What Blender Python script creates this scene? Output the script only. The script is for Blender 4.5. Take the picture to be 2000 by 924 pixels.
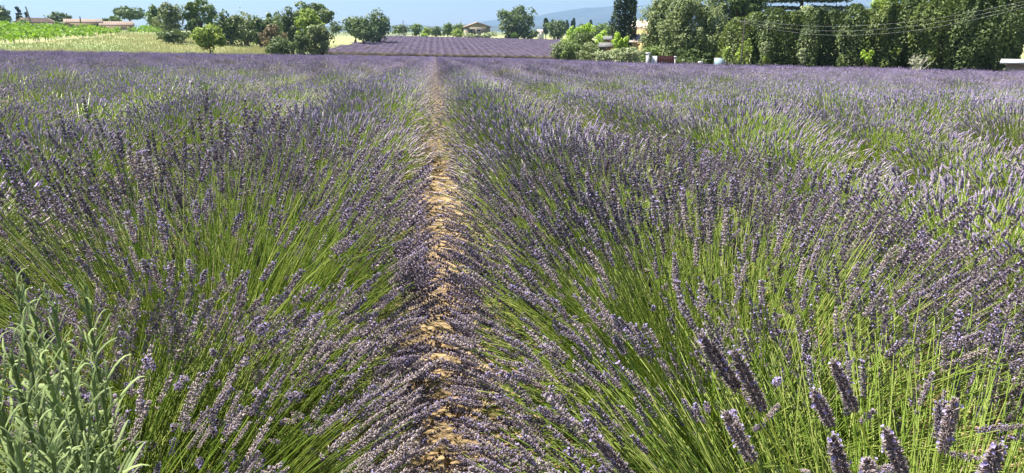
import bpy, math
import numpy as np
from math import radians, sin, cos, tan, pi, atan2, hypot

# ------------------------------------------------------------------ clear
for o in list(bpy.data.objects):
    bpy.data.objects.remove(o)
SC = bpy.context.scene
COL = SC.collection

# ------------------------------------------------------------------ camera
CAM = np.array((0.02, 0.0, 1.36))
YAW, PITCH, F = radians(6.1), radians(16.6), 1351.0
cam = bpy.data.cameras.new('camera')
cam.sensor_width = 36.0
cam.lens = 36.0 * F / 2000.0
cam.clip_start = 0.03
cam.clip_end = 40000
camo = bpy.data.objects.new('camera', cam)
COL.objects.link(camo)
camo.location = CAM
camo.rotation_euler = (radians(90) - PITCH, 0, -YAW)
SC.camera = camo

# ------------------------------------------------------------------ world, sun, exposure
SUN_AZ, SUN_EL = radians(-52), radians(59)      # azimuth clockwise from +Y (row direction)
w = bpy.data.worlds.new('World')
SC.world = w
w.use_nodes = True
nt = w.node_tree
bg = nt.nodes['Background']
sky = nt.nodes.new('ShaderNodeTexSky')
sky.sky_type = 'NISHITA'
sky.sun_disc = False
sky.sun_elevation = SUN_EL
sky.sun_rotation = SUN_AZ
sky.altitude = 200
sky.air_density = 1.0
sky.dust_density = 0.3
sky.ozone_density = 3.0
nt.links.new(sky.outputs[0], bg.inputs[0])
bg.inputs[1].default_value = 0.052
sl = bpy.data.lights.new('sun', 'SUN')
sl.energy = 5.0
sl.angle = radians(0.5)
sl.color = (1.0, 0.955, 0.87)
so = bpy.data.objects.new('sun', sl)
COL.objects.link(so)
so.rotation_euler = (radians(90) - SUN_EL, 0, radians(180) - SUN_AZ)
so.location = (-20, 10, 60)
SC.view_settings.view_transform = 'Standard'
SC.view_settings.look = 'None'
SC.view_settings.exposure = 1.56
SC.view_settings.gamma = 1.0
SC.render.resolution_x = 1024
SC.render.resolution_y = 473
SC.render.engine = 'CYCLES'
SC.cycles.volume_bounces = 0
SC.cycles.max_bounces = 6
SC.cycles.diffuse_bounces = 3
SC.cycles.transmission_bounces = 3

# ------------------------------------------------------------------ view helpers (plain geometry: a bearing and a distance give a spot)
def ray(px, py):
    x, y = (px - 1000.0) / F, -(py - 462.0) / F
    cp, sp, cy, sy = cos(PITCH), sin(PITCH), cos(YAW), sin(YAW)
    fwd = np.array((sy * cp, cy * cp, -sp)); rt = np.array((cy, -sy, 0)); up = np.array((sy * sp, cy * sp, cp))
    d = fwd + x * rt + y * up
    return d / np.linalg.norm(d)

def smooth(a, b, x):
    t = np.clip((x - a) / (b - a), 0, 1)
    return t * t * (3 - 2 * t)

SX, SY = 0.0225, 0.033
FIELD1 = [(-44, -9), (-44, 68), (-34, 92), (-21, 108), (-24, 142), (28, 142), (26, 100), (22.5, 74), (33, 68), (60, 58), (60, -9)]
FIELD2 = [(-26, 158), (33, 158), (50, 250), (-16, 250)]

def T(x, y):
    x = np.asarray(x, float); y = np.asarray(y, float)
    r = np.hypot(x, y); az = np.degrees(np.arctan2(x, y))
    yy = np.clip(y, -25, 1e9)
    C = np.interp(yy, [-25, 0, 143, 150, 158, 250, 290, 12000], [.8, 0, -4.72, -4.75, -4.3, -1.45, -1.4, -10])
    tilt = -SX * np.clip(x, -45, 110) * (1 - smooth(260, 420, r))
    z = C + tilt
    # the ground left of the lavender climbs to the vineyard
    re = np.interp(az, [-60, -30, -20, -10], [80, 80, 98, 110])
    xe, ye = re * np.sin(np.radians(az)), re * np.cos(np.radians(az))
    ze = -SY * ye - SX * np.clip(xe, -45, 110)
    rise = ze + 0.032 * np.clip(r - re, 0, 110) - .0004 * np.clip(r - re - 110, 0, 6000)
    wl = (1 - smooth(-15, -8.5, az)) * smooth(0, 1, r - re) * (az > -90)
    return z * (1 - wl) + rise * wl

def az_of(px, py=60):
    d = ray(px, py); return atan2(d[0], d[1])
def spot(px, dist):
    a = az_of(px); x, y = CAM[0] + dist * sin(a), dist * cos(a)
    return np.array((x, y, float(T(x, y))))
def height_at(px, py, dist):
    d = ray(px, py); return CAM[2] + dist * d[2] / hypot(d[0], d[1])
def hit(px, py):
    d = ray(px, py); h = hypot(d[0], d[1])
    for dist in np.concatenate((np.arange(1, 40, .1), np.arange(40, 400, .5))):
        x, y = CAM[0] + d[0] / h * dist, d[1] / h * dist
        if CAM[2] + d[2] / h * dist < T(x, y): break
    return np.array((x, y)), dist
def inpoly(x, y, P):
    x = np.asarray(x, float); y = np.asarray(y, float); c = np.zeros(x.shape, bool); j = len(P) - 1
    for i in range(len(P)):
        xi, yi = P[i]; xj, yj = P[j]
        with np.errstate(divide='ignore', invalid='ignore'):
            c ^= ((yi > y) != (yj > y)) & (x < (xj - xi) * (y - yi) / (yj - yi + 1e-12) + xi)
        j = i
    return c

# ------------------------------------------------------------------ materials
def M(name, rgb, rough=.8, trans=0.0, var=None, tint=None, noise=None, spec=.3, rnd=0.0, bump=None, noise_rgb=None, mottled=None):
    """rgb base; tint: second colour reached by the 'tint' attribute; noise=(scale, amount) value variation; rnd: per-object value variation"""
    m = bpy.data.materials.new(name); m.use_nodes = True
    n = m.node_tree.nodes; L = m.node_tree.links
    b = n['Principled BSDF']; b.inputs['Roughness'].default_value = rough
    b.inputs['Specular IOR Level'].default_value = spec
    col = n.new('ShaderNodeRGB'); col.outputs[0].default_value = (*rgb, 1); out = col.outputs[0]
    def mix(a, bcol, fac):
        x = n.new('ShaderNodeMix'); x.data_type = 'RGBA'
        L.new(a, x.inputs[6])
        if hasattr(bcol, 'is_linked'): L.new(bcol, x.inputs[7])
        else: x.inputs[7].default_value = (*bcol, 1)
        if hasattr(fac, 'is_linked'): L.new(fac, x.inputs[0])
        else: x.inputs[0].default_value = fac
        return x.outputs[2]
    if tint:
        at = n.new('ShaderNodeAttribute'); at.attribute_name = 'tint'
        out = mix(out, tint, at.outputs['Fac'])
    tc = n.new('ShaderNodeTexCoord')
    if noise_rgb:
        for sc, rgb2, lo, hi in noise_rgb:
            t = n.new('ShaderNodeTexNoise'); t.inputs['Scale'].default_value = sc; t.inputs['Detail'].default_value = 5
            L.new(tc.outputs['Object'], t.inputs['Vector'])
            r = n.new('ShaderNodeMapRange'); r.inputs[1].default_value = lo; r.inputs[2].default_value = hi
            L.new(t.outputs[0], r.inputs[0]); out = mix(out, rgb2, r.outputs[0])
    val = None
    if noise:
        t = n.new('ShaderNodeTexNoise'); t.inputs['Scale'].default_value = noise[0]; t.inputs['Detail'].default_value = 3
        L.new(tc.outputs['Object'], t.inputs['Vector'])
        r = n.new('ShaderNodeMapRange'); r.inputs[1].default_value = .3; r.inputs[2].default_value = .7
        r.inputs[3].default_value = 1 - noise[1]; r.inputs[4].default_value = 1 + noise[1]
        L.new(t.outputs[0], r.inputs[0]); val = r.outputs[0]
    if rnd:
        oi = n.new('ShaderNodeObjectInfo')
        r = n.new('ShaderNodeMapRange'); r.inputs[3].default_value = 1 - rnd; r.inputs[4].default_value = 1 + rnd
        L.new(oi.outputs['Random'], r.inputs[0])
        if val:
            mm = n.new('ShaderNodeMath'); mm.operation = 'MULTIPLY'; L.new(val, mm.inputs[0]); L.new(r.outputs[0], mm.inputs[1]); val = mm.outputs[0]
        else: val = r.outputs[0]
    if val:
        vm = n.new('ShaderNodeVectorMath'); vm.operation = 'SCALE'
        L.new(out, vm.inputs[0]); L.new(val, vm.inputs['Scale']); out = vm.outputs[0]
    L.new(out, b.inputs['Base Color'])
    if bump:
        t = n.new('ShaderNodeTexNoise'); t.inputs['Scale'].default_value = bump[0]; t.inputs['Detail'].default_value = 6
        L.new(tc.outputs['Object'], t.inputs['Vector'])
        bp = n.new('ShaderNodeBump'); bp.inputs['Distance'].default_value = bump[1]; bp.inputs['Strength'].default_value = .8
        L.new(t.outputs[0], bp.inputs['Height']); L.new(bp.outputs[0], b.inputs['Normal'])
    if trans:
        tr = n.new('ShaderNodeBsdfTranslucent'); L.new(out, tr.inputs[0])
        ms = n.new('ShaderNodeMixShader'); ms.inputs[0].default_value = trans
        L.new(b.outputs[0], ms.inputs[1]); L.new(tr.outputs[0], ms.inputs[2])
        L.new(ms.outputs[0], n['Material Output'].inputs[0])
    return m

m_stem = M('stem_green', (.25, .38, .05), .45, .45, tint=(.54, .58, .17), rnd=.12, spec=.5)
m_leafg = M('lavender_leaf', (.13, .19, .075), .7, .25, tint=(.20, .25, .12))
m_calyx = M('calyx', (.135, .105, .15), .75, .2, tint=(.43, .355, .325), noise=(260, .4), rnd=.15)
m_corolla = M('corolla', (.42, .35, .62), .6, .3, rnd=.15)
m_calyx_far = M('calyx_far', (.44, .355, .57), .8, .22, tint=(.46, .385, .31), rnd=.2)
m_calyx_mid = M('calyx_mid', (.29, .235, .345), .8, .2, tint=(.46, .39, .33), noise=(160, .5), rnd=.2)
m_stem_far = M('stem_olive', (.24, .26, .12), .6, .3, tint=(.34, .34, .17), rnd=.15)
m_low_far = M('faded_low_growth', (.27, .23, .16), .8, .2, tint=(.30, .27, .20), rnd=.15)
m_straw = M('straw', (.50, .46, .27), .6, .3)
m_weed = M('weed_leaf', (.16, .23, .085), .65, .42, tint=(.34, .41, .18), rnd=.3, spec=.15, noise=(90, .18))
m_soil = M('soil', (.33, .23, .115), .95, noise_rgb=[(5, (.21, .135, .065), .45, .65), (40, (.40, .30, .17), .5, .7), (130, (.22, .16, .09), .55, .68)], bump=(30, .02))
m_clod = M('clod', (.31, .22, .115), .95, noise=(25, .25), rnd=.3, bump=(60, .006))
m_drygrass_g = M('dry_grass_ground', (.27, .27, .10), .95, noise_rgb=[(.035, (.17, .23, .085), .42, .6), (.09, (.38, .32, .16), .5, .68), (1.5, (.30, .30, .15), .4, .7)])
m_grass = M('dry_grass', (.46, .44, .21), .8, .3, tint=(.25, .33, .10), rnd=.1)
m_vsoil = M('vineyard_soil', (.30, .24, .12), .95)
m_vine = M('vine_leaf', (.25, .40, .03), .6, .4, tint=(.12, .24, .02))
m_farland = M('far_land', (.10, .14, .06), .95, noise_rgb=[(.01, (.22, .22, .12), .45, .6)])

# ------------------------------------------------------------------ mesh builder
JR = np.random.default_rng(99)
class Geo:
    def __init__(s): s.v = []; s.n = 0; s.f = []; s.m = []; s.t = []
    def add(s, v, f, mat=0, tint=0.0):
        v = np.asarray(v, np.float32).reshape(-1, 3); f = np.asarray(f, np.int32)
        s.v.append(v); s.f.append(f + s.n); s.n += len(v)
        s.m.append(np.full(len(f), mat, np.int32)); s.t.append(np.broadcast_to(np.asarray(tint, np.float32), (len(f),)).copy())
    def inst(s, tv, tf, R, P, mat=0, tint=0.0, sc=None, fj=0.0):
        """copies of a template: R (m,3,3), P (m,3)"""
        m, nv = len(P), len(tv)
        if m == 0: return
        RR = R if sc is None else R * np.asarray(sc)[:, None, None]
        V = np.einsum('mij,nj->mni', RR, tv) + P[:, None, :]
        Fa = (tf[None] + (np.arange(m) * nv)[:, None, None]).reshape(-1, tf.shape[1])
        t = np.repeat(np.broadcast_to(np.asarray(tint, np.float32), (m,)), len(tf))
        if fj: t = np.clip(t + JR.normal(0, fj, len(t)), 0, 1).astype(np.float32)
        s.v.append(V.reshape(-1, 3).astype(np.float32)); s.f.append(Fa.astype(np.int32) + s.n); s.n += m * nv
        s.m.append(np.full(len(Fa), mat, np.int32)); s.t.append(t)
    def mesh(s, name, mats, smooth_=False):
        me = bpy.data.meshes.new(name)
        V = np.concatenate(s.v) if s.v else np.zeros((0, 3), np.float32)
        me.vertices.add(len(V)); me.vertices.foreach_set('co', V.ravel())
        lens = np.concatenate([np.full(len(f), f.shape[1], np.int32) for f in s.f])
        loops = np.concatenate([f.ravel() for f in s.f])
        me.loops.add(len(loops)); me.loops.foreach_set('vertex_index', loops.astype(np.int32))
        me.polygons.add(len(lens))
        st = np.concatenate(([0], np.cumsum(lens)[:-1])).astype(np.int32)
        me.polygons.foreach_set('loop_start', st)
        for m in mats: me.materials.append(m)
        me.polygons.foreach_set('material_index', np.concatenate(s.m))
        if smooth_: me.polygons.foreach_set('use_smooth', np.ones(len(lens), bool))
        a = me.attributes.new('tint', 'FLOAT', 'FACE'); a.data.foreach_set('value', np.concatenate(s.t))
        me.update(calc_edges=True)
        return me
    def obj(s, name, mats, parent=None, loc=(0, 0, 0), smooth_=False):
        return link(name, s.mesh(name, mats, smooth_), parent, loc)

def link(name, data, parent=None, loc=(0, 0, 0)):
    o = bpy.data.objects.new(name, data); COL.objects.link(o); o.location = loc
    if parent: o.parent = parent
    return o
def tag(o, label=None, cat=None, group=None, kind=None):
    if label: o['label'] = label
    if cat: o['category'] = cat
    if group: o['group'] = group
    if kind: o['kind'] = kind
    return o
def thing(name, label, cat, loc=(0, 0, 0), rz=0, group=None):
    o = link(name, None, None, loc); o.rotation_euler = (0, 0, rz); o.empty_display_size = .2
    return tag(o, label, cat, group)

def box(g, x0, x1, y0, y1, z0, z1, mat=0):
    v = [(x, y, z) for z in (z0, z1) for y in (y0, y1) for x in (x0, x1)]
    g.add(v, [(0, 2, 3, 1), (4, 5, 7, 6), (0, 1, 5, 4), (2, 6, 7, 3), (0, 4, 6, 2), (1, 3, 7, 5)], mat)
def frames(D, rng, roll=True):
    """rotation matrices whose third column is D"""
    D = D / np.linalg.norm(D, axis=1, keepdims=True)
    a = np.where(np.abs(D[:, 2:3]) < .9, np.array([[0, 0, 1.]]), np.array([[1., 0, 0]]))
    X = np.cross(a, D); X /= np.linalg.norm(X, axis=1, keepdims=True); Y = np.cross(D, X)
    if roll:
        t = rng.uniform(0, 2 * pi, len(D))[:, None]; X, Y = X * np.cos(t) + Y * np.sin(t), Y * np.cos(t) - X * np.sin(t)
    return np.stack((X, Y, D), axis=2)
def tubes(g, C, Rad, sides=3, mat=0, tint=0.0):
    """C (m,k,3) centrelines, Rad (k,) or (m,k)"""
    m, k = C.shape[:2]
    Rad = np.broadcast_to(Rad, (m, k))
    D = np.gradient(C, axis=1); D /= np.linalg.norm(D, axis=2, keepdims=True) + 1e-9
    A = np.where(np.abs(D[:, :1, 2:3]) < .95, np.array([0, 0, 1.]), np.array([1., 0, 0]))
    X = np.cross(np.broadcast_to(A, D.shape), D); X /= np.linalg.norm(X, axis=2, keepdims=True) + 1e-9; Y = np.cross(D, X)
    an = np.arange(sides) * 2 * pi / sides
    V = C[:, :, None, :] + Rad[:, :, None, None] * (X[:, :, None, :] * np.cos(an)[:, None] + Y[:, :, None, :] * np.sin(an)[:, None])
    i = np.arange(k - 1)[:, None] * sides; j = np.arange(sides)[None]; j2 = (j + 1) % sides
    q = np.stack((i + j, i + j2, i + sides + j2, i + sides + j), -1).reshape(-1, 4)
    Fa = (q[None] + (np.arange(m) * k * sides)[:, None, None]).reshape(-1, 4)
    g.add(V.reshape(-1, 3), Fa, mat, np.repeat(np.broadcast_to(tint, (m,)), len(q)))
def tube_path(g, pts, rads, sides=6, mat=0):
    tubes(g, np.array(pts, float)[None], np.array(rads, float), sides, mat)

# ------------------------------------------------------------------ ground
def build_ground():
    az = np.radians(np.concatenate((np.arange(-180, -50, 6), np.arange(-50, 60, .8), np.arange(60, 180, 6))))
    r = np.concatenate((np.linspace(.4, 20, 30), np.linspace(22, 300, 140), np.geomspace(310, 14000, 26)))
    A, Rr = np.meshgrid(az, r)
    x, y = Rr * np.sin(A), Rr * np.cos(A)
    V = np.stack((x, y, T(x, y)), -1).reshape(-1, 3)
    na, nr = len(az), len(r)
    i, j = np.meshgrid(np.arange(nr - 1), np.arange(na), indexing='ij'); j2 = (j + 1) % na
    q = np.stack((i * na + j, i * na + j2, (i + 1) * na + j2, (i + 1) * na + j), -1).reshape(-1, 4)
    c = V[q].mean(1)
    soil = inpoly(c[:, 0], c[:, 1], FIELD1) | inpoly(c[:, 0], c[:, 1], FIELD2) | (np.hypot(c[:, 0], c[:, 1]) < 12)
    vin = inpoly(c[:, 0], c[:, 1], VINE)
    far = np.hypot(c[:, 0], c[:, 1]) > 420
    g = Geo()
    g.add(V, np.zeros((0, 4), int))
    for k, msk in enumerate((~(soil | vin | far), soil, vin & ~soil, far)):
        g.f.append(q[msk]); g.m.append(np.full(msk.sum(), k, np.int32)); g.t.append(np.zeros(msk.sum(), np.float32))
    # centre fan
    g.add([(0, 0, 0)] , np.zeros((0, 3), int))
    g.f.append(np.array([(g.n - 1, (a + 1) % na, a) for a in range(na)], np.int32)); g.m.append(np.ones(na, np.int32)); g.t.append(np.zeros(na, np.float32))
    g.f = [f for f in g.f if len(f)]; g.m = [m for m in g.m if len(m)]; g.t = [t for t in g.t if len(t)]
    o = g.obj('ground', [m_drygrass_g, m_soil, m_drygrass_g, m_farland], smooth_=True)
    tag(o, kind='structure')

VB = [hit(px, py)[0] for px, py in ((-260, 84), (-60, 89), (0, 88), (60, 85), (120, 79), (180, 75), (240, 66.5), (300, 60), (312, 57))]
VT = [spot(px, 180)[:2] for px in (330, 220, 100, 0, -120, -260)]
VINE = [tuple(p) for p in VB] + [tuple(p) for p in VT]
build_ground()

def vnoise(x, y, seed):
    """cheap smooth value noise"""
    rg = np.random.default_rng(seed); G = rg.uniform(-1, 1, (64, 64))
    xi, yi = np.floor(x).astype(int), np.floor(y).astype(int); fx, fy = x - xi, y - yi
    fx = fx * fx * (3 - 2 * fx); fy = fy * fy * (3 - 2 * fy)
    g = lambda a, b: G[a % 64, b % 64]
    return (g(xi, yi) * (1 - fx) + g(xi + 1, yi) * fx) * (1 - fy) + (g(xi, yi + 1) * (1 - fx) + g(xi + 1, yi + 1) * fx) * fy

def build_path():
    xs = np.linspace(-.5, .5, 60); ys = np.concatenate((np.arange(.6, 6, .02), np.arange(6, 16, .05)))
    X, Y = np.meshgrid(xs, ys)
    Z = T(X, Y) + .02 + .022 * vnoise(X * 9, Y * 9, 1) + .016 * np.abs(vnoise(X * 25, Y * 25, 2)) + .05 * np.clip(np.abs(X) - .12, 0, 1)
    Z += np.where((np.abs(X) > .47), -.1, 0)
    n, k = X.shape
    i, j = np.meshgrid(np.arange(n - 1), np.arange(k - 1), indexing='ij')
    q = np.stack((i * k + j, i * k + j + 1, (i + 1) * k + j + 1, (i + 1) * k + j), -1).reshape(-1, 4)
    g = Geo(); g.add(np.stack((X, Y, Z), -1), q)
    o = g.obj('path', [m_soil], smooth_=True); tag(o, kind='structure')
    # clods of dry soil lying on it
    rng = np.random.default_rng(5); mes = []
    for s in range(6):
        import bmesh
        bm = bmesh.new(); bmesh.ops.create_icosphere(bm, subdivisions=1 if s > 1 else 2, radius=1)
        for v in bm.verts: v.co *= rng.uniform(.7, 1.15); v.co.z *= .62
        me = bpy.data.meshes.new('clod'); bm.to_mesh(me); bm.free(); me.materials.append(m_clod); mes.append(me)
    for k in range(260):
        y = 1.3 + 9 * rng.random() ** 1.5; x = rng.normal(0, .10)
        c = link('clod', mes[rng.integers(6)], o, (x, y, float(T(x, y)) + .03 + .05 * max(abs(x) - .12, 0)))
        s = rng.uniform(.008, .02) * (1.7 if rng.random() < .22 else 1); c.scale = (s, s * rng.uniform(.7, 1.3), s); c.rotation_euler = rng.uniform(0, 6, 3)
build_path()

# ------------------------------------------------------------------ lavender flower spikes (templates along +Z, metres)
def spike_hi(rng, dense=1.25, L=.075, fl=.25, nw0=9):
    calv, calf, corv, corf = [], [], [], []
    nw = rng.integers(nw0, nw0 + 3); thin = 1 / dense ** .7
    zs = np.linspace(0, L, nw) ; zs[0] -= rng.choice([0, .012])
    tp = np.array([(0.0010, 0, 0), (0, .0010, 0), (-.0010, 0, 0), (0, -.0010, 0), (.0017, 0, .6), (0, .0017, .6), (-.0017, 0, .6), (0, -.0017, .6), (0, 0, 1)])
    tf = [(0, 1, 5, 4), (1, 2, 6, 5), (2, 3, 7, 6), (3, 0, 4, 7)]; tt = [(4, 5, 8), (5, 6, 8), (6, 7, 8), (7, 4, 8)]
    GV, Q, TR, CV, CF = [], [], [], [], []
    n = 0; nc = 0
    for i, z in enumerate(zs):
        prof = 1.0 if .1 < i / nw < .6 else (.8 if i / nw <= .1 else 1.0 - 1.1 * (i / nw - .6))
        for k in range(int(8 * dense)):
            a = k * 2 * pi / int(8 * dense) + i * .39 + rng.normal(0, .2)
            tilt = rng.uniform(.55, 1.25) * (1 if i < nw - 2 else .5)
            ln = rng.uniform(.0065, .0095) * (.6 + .4 * prof)
            d = np.array((cos(a) * sin(tilt), sin(a) * sin(tilt), cos(tilt)))
            R = frames(d[None], rng)[0]
            v = tp.copy(); v[:, 2] *= ln; v[:, :2] *= rng.uniform(.8, 1.3) * thin
            base = np.array((cos(a), sin(a), 0)) * .0018 * prof + (0, 0, z + rng.normal(0, .0012))
            GV.append(v @ R.T + base); Q += [tuple(x + n for x in f) for f in tf]; TR += [tuple(x + n for x in f) for f in tt]; n += 9
            if rng.random() < fl * (.5 + 1.2 * i / nw):
                c = base + d * ln * 1.0
                X, Y = R[:, 0], R[:, 1]; s = rng.uniform(.0013, .0026)
                CV += [c, c + X * s + d * s * .9, c + X * s * .2 + Y * s + d * s * 1.1, c - X * s + d * s * .8, c - Y * s + d * s * .6]
                CF += [(nc, nc + 1, nc + 2), (nc, nc + 2, nc + 3), (nc, nc + 3, nc + 4), (nc, nc + 4, nc + 1)]; nc += 5
    return np.concatenate(GV), np.array(Q), np.array(TR), np.array(CV).reshape(-1, 3), np.array(CF, int).reshape(-1, 3), np.clip(np.repeat(rng.beta(1.1, 2.2, len(GV)), 4), 0, 1)

def spike_lathe(rng, L, rings, sides, r0, corolla=0):
    V = []; 
    for i in range(rings):
        z = L * i / (rings - 1); prof = np.interp(i / (rings - 1), [0, .2, .6, 1], [.55, 1, .85, .25])
        for k in range(sides):
            a = (k + .5 * (i % 2)) * 2 * pi / sides; r = r0 * prof * rng.uniform(.55, 1.35)
            V.append((r * cos(a), r * sin(a), z + rng.normal(0, L * .03)))
    Fq = [(i * sides + k, i * sides + (k + 1) % sides, (i + 1) * sides + (k + 1) % sides, (i + 1) * sides + k) for i in range(rings - 1) for k in range(sides)]
    CV, CF = [], []
    for c in range(corolla):
        z = rng.uniform(.1, 1.02) * L; a = rng.uniform(0, 2 * pi); r = r0 * 1.05; s = r0 * .55
        p = np.array((r * cos(a), r * sin(a), z)) * (1, 1, 1); u = np.array((-sin(a), cos(a), 0)) * s; n = len(CV)
        CV += [p - u, p + u, p + np.array((cos(a) * s * .7, sin(a) * s * .7, s * 1.3))]; CF.append((n, n + 1, n + 2))
    return np.array(V), np.array(Fq), np.array(CV).reshape(-1, 3), np.array(CF, int).reshape(-1, 3)

def spike_lite(rng, L):
    V, Fq, CV, CF = [], [], [], []
    nw = 9
    for i in range(nw):
        z = L * i / (nw - 1) + rng.normal(0, .001); prof = 1.0 if i < nw * .6 else 1 - .8 * (i / nw - .6) / .4
        for k in range(6):
            a = k * 2 * pi / 6 + i * .5 + rng.normal(0, .2); til = rng.uniform(.5, 1.2) * (1 if i < nw - 1 else .4); ln = rng.uniform(.009, .0125) * (.55 + .45 * prof)
            d = np.array((cos(a) * sin(til), sin(a) * sin(til), cos(til))); X = np.array((-sin(a), cos(a), 0)) * .0027; Y = np.cross(d, X); b = np.array((0, 0, z)); m = b + d * ln * .6; n = len(V)
            V += [b + X * .4, b - X * .4, m + X, m - X, m + Y * .9, b + d * ln]; Fq += [(n, n + 1, n + 3, n + 2), (n + 2, n + 3, n + 5, n + 4)]
            if rng.random() < .14: c = b + d * ln; q = len(CV); CV += [c - X, c + X, c + d * .002 + Y]; CF.append((q, q + 1, q + 2))
    return np.array(V), np.array(Fq), np.array(CV).reshape(-1, 3), np.array(CF, int).reshape(-1, 3)
rs = np.random.default_rng(11)
HI = [spike_hi(rs, 1.25, rs.uniform(.055, .085), f) for f in (.12, .2, .3, .15, .25, .4, .1, .2)]
HI_FADED = [spike_hi(rs, 1.25, rs.uniform(.055, .085), f) for f in (.03, .08, .12, .05)]
MID = [spike_lathe(rs, rs.uniform(.055, .08), 8, 5, .0082, c) for c in (3, 5, 2, 6)]
LOW = [spike_lathe(rs, .07, 4, 3, .0088, c) for c in (1, 2, 1)]
FAR = [spike_lathe(rs, .08, 3, 3, .0145, 1) for c in (1, 0)]

LITE = [spike_lite(np.random.default_rng(50 + k), .06 + .006 * k) for k in range(4)]
def hi_mesh(sp, tint):
    g = Geo(); v, q, t, cv, cf, ct = sp; ct = np.clip(ct * .75 + tint * .55, 0, 1).astype(np.float32)
    g.add(v, q, 0, ct); g.f.append(t.astype(np.int32)); g.m.append(np.zeros(len(t), np.int32)); g.t.append(np.clip(ct + .12, 0, 1))
    if len(cf): g.add(cv, cf, 1)
    return g.mesh('flower_spike', [m_calyx, m_corolla])
FORE_ME = [hi_mesh(spike_hi(rs, 3.2, rs.uniform(.062, .078), .035, 15), t) for t in (.35, .5, .6, .45)]
HI_ME = [hi_mesh(s, t) for s, t in zip(HI, (0, .2, .1, .35, 0, .15, .3, .5))]
FADED_ME = [hi_mesh(s, t) for s, t in zip(HI_FADED, (.75, .95, .85, 1.0))]

# ------------------------------------------------------------------ lavender bush: stems fan out of a leafy cushion, a spike on each
def stems(rng, n, R=.80, H=.93, zc=.28, thmax=82, core=.17, lean=(0, 0), pw=.6, jit=.085):
    ph = rng.uniform(0, 2 * pi, n); th = np.radians(thmax) * rng.random(n) ** pw
    j = np.clip(rng.normal(.93, jit, n), .6, 1.1)
    d = np.stack((np.sin(th) * np.cos(ph), np.sin(th) * np.sin(ph), np.cos(th)), 1)
    kk = (np.sin(th) ** 2.7 + np.cos(th) ** 2.7) ** (-1 / 2.7)
    tip = d * np.array((R, R, H - zc)) * (j * kk)[:, None] + (0, 0, zc) + rng.normal(0, .032, (n, 3))
    tip[:, 0] += lean[0] * tip[:, 2]; tip[:, 1] += lean[1] * tip[:, 2]
    b = np.stack((np.cos(ph) * np.sin(th), np.sin(ph) * np.sin(th), np.zeros(n)), 1) * core + rng.normal(0, .045, (n, 3)) * (1, 1, 0) + (0, 0, .06)
    tip[:, 2] = np.maximum(tip[:, 2], .14 + .22 * rng.random(n))
    return b, tip, th
def curve(b, tip, th, k, rng, arch=.16):
    L = np.linalg.norm(tip - b, axis=1)[:, None]
    c = (b + tip) / 2 + np.array((0, 0, 1)) * L * arch * np.sin(th)[:, None] + rng.normal(0, .045, b.shape) * L
    t = np.linspace(0, 1, k)[None, :, None]
    return (1 - t) ** 2 * b[:, None] + 2 * t * (1 - t) * c[:, None] + t * t * tip[:, None]
def leaves_geo(g, rng, n, R, H, mat, size=(.045, .0035)):
    ph = rng.uniform(0, 2 * pi, n); th = np.arccos(rng.uniform(0.02, 1, n)); r = rng.uniform(.45, 1, n)
    d = np.stack((np.sin(th) * np.cos(ph), np.sin(th) * np.sin(ph), np.cos(th)), 1)
    P = d * r[:, None] * (R, R, H)
    D = d + rng.normal(0, .45, d.shape) + (0, 0, .45)
    Fm = frames(D, rng); ln, wd = size
    tv = np.array([(0, 0, 0), (wd, .002, ln * .45), (0, 0, ln), (-wd, .002, ln * .45)]); tf = np.array([(0, 1, 2, 3)])
    g.inst(tv, tf, Fm, P, mat, rng.random(n), rng.uniform(.7, 1.3, n))

def make_bush_meshes(seed, lod):
    rng = np.random.default_rng(seed)
    n = {1: 1000, 2: 820, 3: 380}[lod]; dense = (.99, .88, .96, .78, .98, .92)[seed % 6]
    b, tip, th = stems(rng, n, R=rng.uniform(.75, .81), H=rng.uniform(.84, .98), pw=.52, lean=rng.normal(0, .05, 2))
    k = {1: 5, 2: 3, 3: 2}[lod]; C = curve(b, tip, th, k, rng)
    gs = Geo(); tubes(gs, C, np.array({1: .0020, 2: .0028, 3: .005}[lod]), 3 if lod == 1 else 2, 0, rng.random(n) ** 2)
    gl = Geo(); leaves_geo(gl, rng, {1: 2200, 2: 600, 3: 160}[lod], .58, .46, 0, {1: (.05, .005), 2: (.07, .011), 3: (.12, .022)}[lod])
    D = C[:, -1] - C[:, -2]; keep = rng.random(n) < (dense if lod < 3 else .95)
    Fm = frames(D, rng); gf = Geo(); S = {1: MID, 2: LOW, 3: FAR}[lod]; pick = rng.integers(0, len(S), n)
    patch = np.clip(smooth(.5, 1.25, th) * .8 + .12 * np.sin(tip[:, 0] * 5 + seed) + rng.normal(.05, .2, n), 0, 1)
    for i, s in enumerate(S):
        mk = keep & (pick == i); sc = rng.uniform(.6, 1.0, mk.sum())
        gf.inst(s[0], s[1], Fm[mk], C[mk, -1], 0, patch[mk], sc, fj=.28 if lod == 1 else 0)
        if len(s[3]): gf.inst(s[2], s[3], Fm[mk], C[mk, -1], 1, 0, sc)
    return gs, gl, gf

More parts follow.
